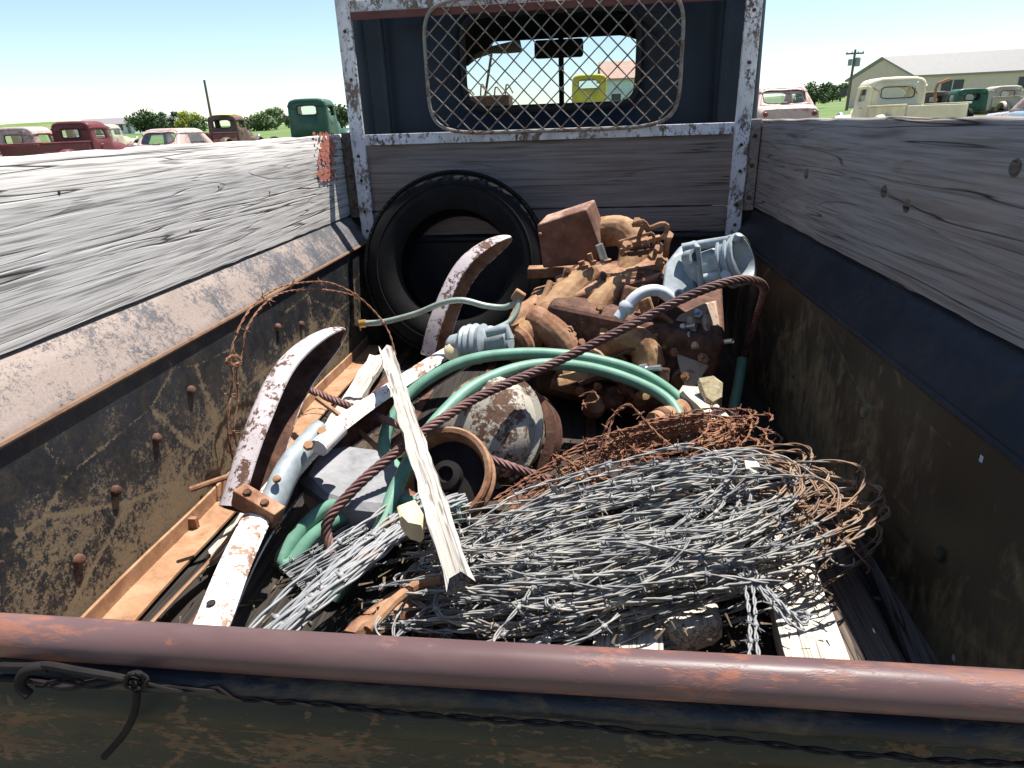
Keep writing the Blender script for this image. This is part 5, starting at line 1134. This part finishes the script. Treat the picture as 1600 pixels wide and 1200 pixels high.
# tall single loop standing against the left bed side
mb = MB()
wl_ = [PX(372, 745, -.585), PX(358, 690, -.59), PX(357, 640, -.59), PX(364, 590, -.59), PX(360, 560, -.59), PX(370, 520, -.585), PX(395, 478, -.58), PX(430, 452, -.57), PX(470, 442, -.55), PX(515, 442, -.53), P(555, 460, 1.62), P(588, 490, 1.62), P(608, 520, 1.60), P(618, 555, 1.56)]
strand(mb, spl(wl_, .007), r=.0013, barb=.12)
wl_ = [PX(385, 725, -.58), PX(366, 680, -.58), PX(372, 620, -.58), PX(370, 580, -.58), PX(378, 555, -.58), PX(385, 515, -.575), PX(410, 478, -.57), PX(440, 458, -.56), PX(480, 452, -.55), PX(525, 455, -.53), P(562, 464, 1.62)]
strand(mb, spl(wl_, .007), r=.0012, barb=.12)
for i in range(4):
    strand(mb, [PX(365+11*math.cos(t)+random.uniform(-2, 2), 562+7*math.sin(t)+i, -.575) for t in np.linspace(0, 6, 14)], r=.0011, barb=0)
tag(origin(obj('barbed_wire_loop', mb, 'wire_rust', ang=80), PX(372, 745, -.585)), 'single loop of rusty barbed wire standing up against the left bed side', 'barbed wire')

# ---------------- litter on the floor
mb = MB()
for i in range(1700):
    x, y = random.uniform(-.55, .6), random.uniform(.38, 1.5)
    if i < 700: x, y = cx+random.gauss(0, .2), cy+random.gauss(0, .12); z = random.uniform(ZF+.004, -.25)
    else: z = ZF+.006
    if abs(x) > W-.03: continue
    L_ = random.uniform(.004, .028); a = random.uniform(0, 6.28); wd = random.uniform(.0008, .003); d = Vector((math.cos(a), math.sin(a), random.uniform(-.25, .25)))*L_; n_ = Vector((-d.y, d.x, random.uniform(-.01, .01))).normalized()*wd
    c = Vector((x, y, z)); mb.add([c-d/2-n_, c+d/2-n_*.4, c+d/2+n_*.4, c-d/2+n_, c+Vector((0, 0, -wd*.7))], [(0, 1, 2, 3), (0, 4, 1), (1, 4, 2), (2, 4, 3), (3, 4, 0)])
tag(obj('floor_litter', mb, 'litter', ang=20), 'straw, bark and dirt scattered over the bed floor', 'litter', kind='stuff')

# ---------------- wires and hook on the outside of the tailgate
YW = YT-.020
mb = MB(); mb.tube(spl(PS((0, 1041, YW), (40, 1042, YW), (75, 1040, YW-.004), (120, 1048, YW-.004), (180, 1058, YW-.002), (215, 1066, YW)), .006), .0028, 8)
hk = thing('hook_bolt', 'dark bent iron hook tied to the tailgate at the left', 'hook', tuple(P(60, 1070, YW)))
obj('shank', mb, 'wire_dark', hk)
mb = MB(); mb.tube(spl(PS((75, 1042, YW-.003), (45, 1046, YW-.006), (32, 1060, YW-.008), (33, 1075, YW-.010), (46, 1086, YW-.011)), .005), [.0042], 10) if False else mb.tube(spl(PS((75, 1042, YW-.003), (45, 1046, YW-.006), (32, 1060, YW-.008), (33, 1075, YW-.010), (46, 1086, YW-.011)), .005), .0036, 10); obj('hook', mb, 'wire_dark', hk)
mb = MB(); mb.tube(spl(PS((0, 1060, YW), (60, 1064, YW), (100, 1074, YW-.003), (150, 1066, YW-.003), (200, 1062, YW)), .006), .0026, 8); obj('shank', mb, 'wire_dark', hk)
TW = thing('tie_wire', 'thin dark twisted wire stretched along the outside of the tailgate', 'wire', tuple(P(500, 1100, YW)))
mb = MB()
strand(mb, spl(PS((60, 1072, YW-.003), (110, 1064, YW-.006), (150, 1074, YW-.004), (195, 1062, YW-.004), (225, 1070, YW-.004), (290, 1077, YW), (340, 1077, YW), (365, 1089, YW), (430, 1096, YW), (500, 1100, YW), (620, 1114, YW), (800, 1127, YW), (900, 1133, YW), (1000, 1145, YW), (1080, 1153, YW), (1130, 1155, YW), (1225, 1166, YW), (1340, 1180, YW), (1400, 1181, YW), (1430, 1187, YW), (1500, 1190, YW), (1680, 1198, YW)), .004), r=.0011, pitch=.05, barb=0)
obj('wire_strand', mb, 'wire_dark', TW)
mb = MB()
for i in range(5):
    mb.tube(spl(PS(*[(212+16*math.cos(t+i)+random.uniform(-3, 3), 1064+13*math.sin(t+i)+random.uniform(-2, 2), YW-.004+.003*math.sin(2*t)) for t in np.linspace(0, 6.0, 12)]), .003), .0012, 6)
obj('wire_knot', mb, 'wire_dark', TW)
mb = MB(); mb.tube(spl(PS((214, 1078, YW), (213, 1100, YW-.002), (206, 1125, YW-.004), (190, 1152, YW-.006), (163, 1182, YW-.008)), .005), .0026, 10); obj('wire_tail', mb, 'wire_dark', TW)
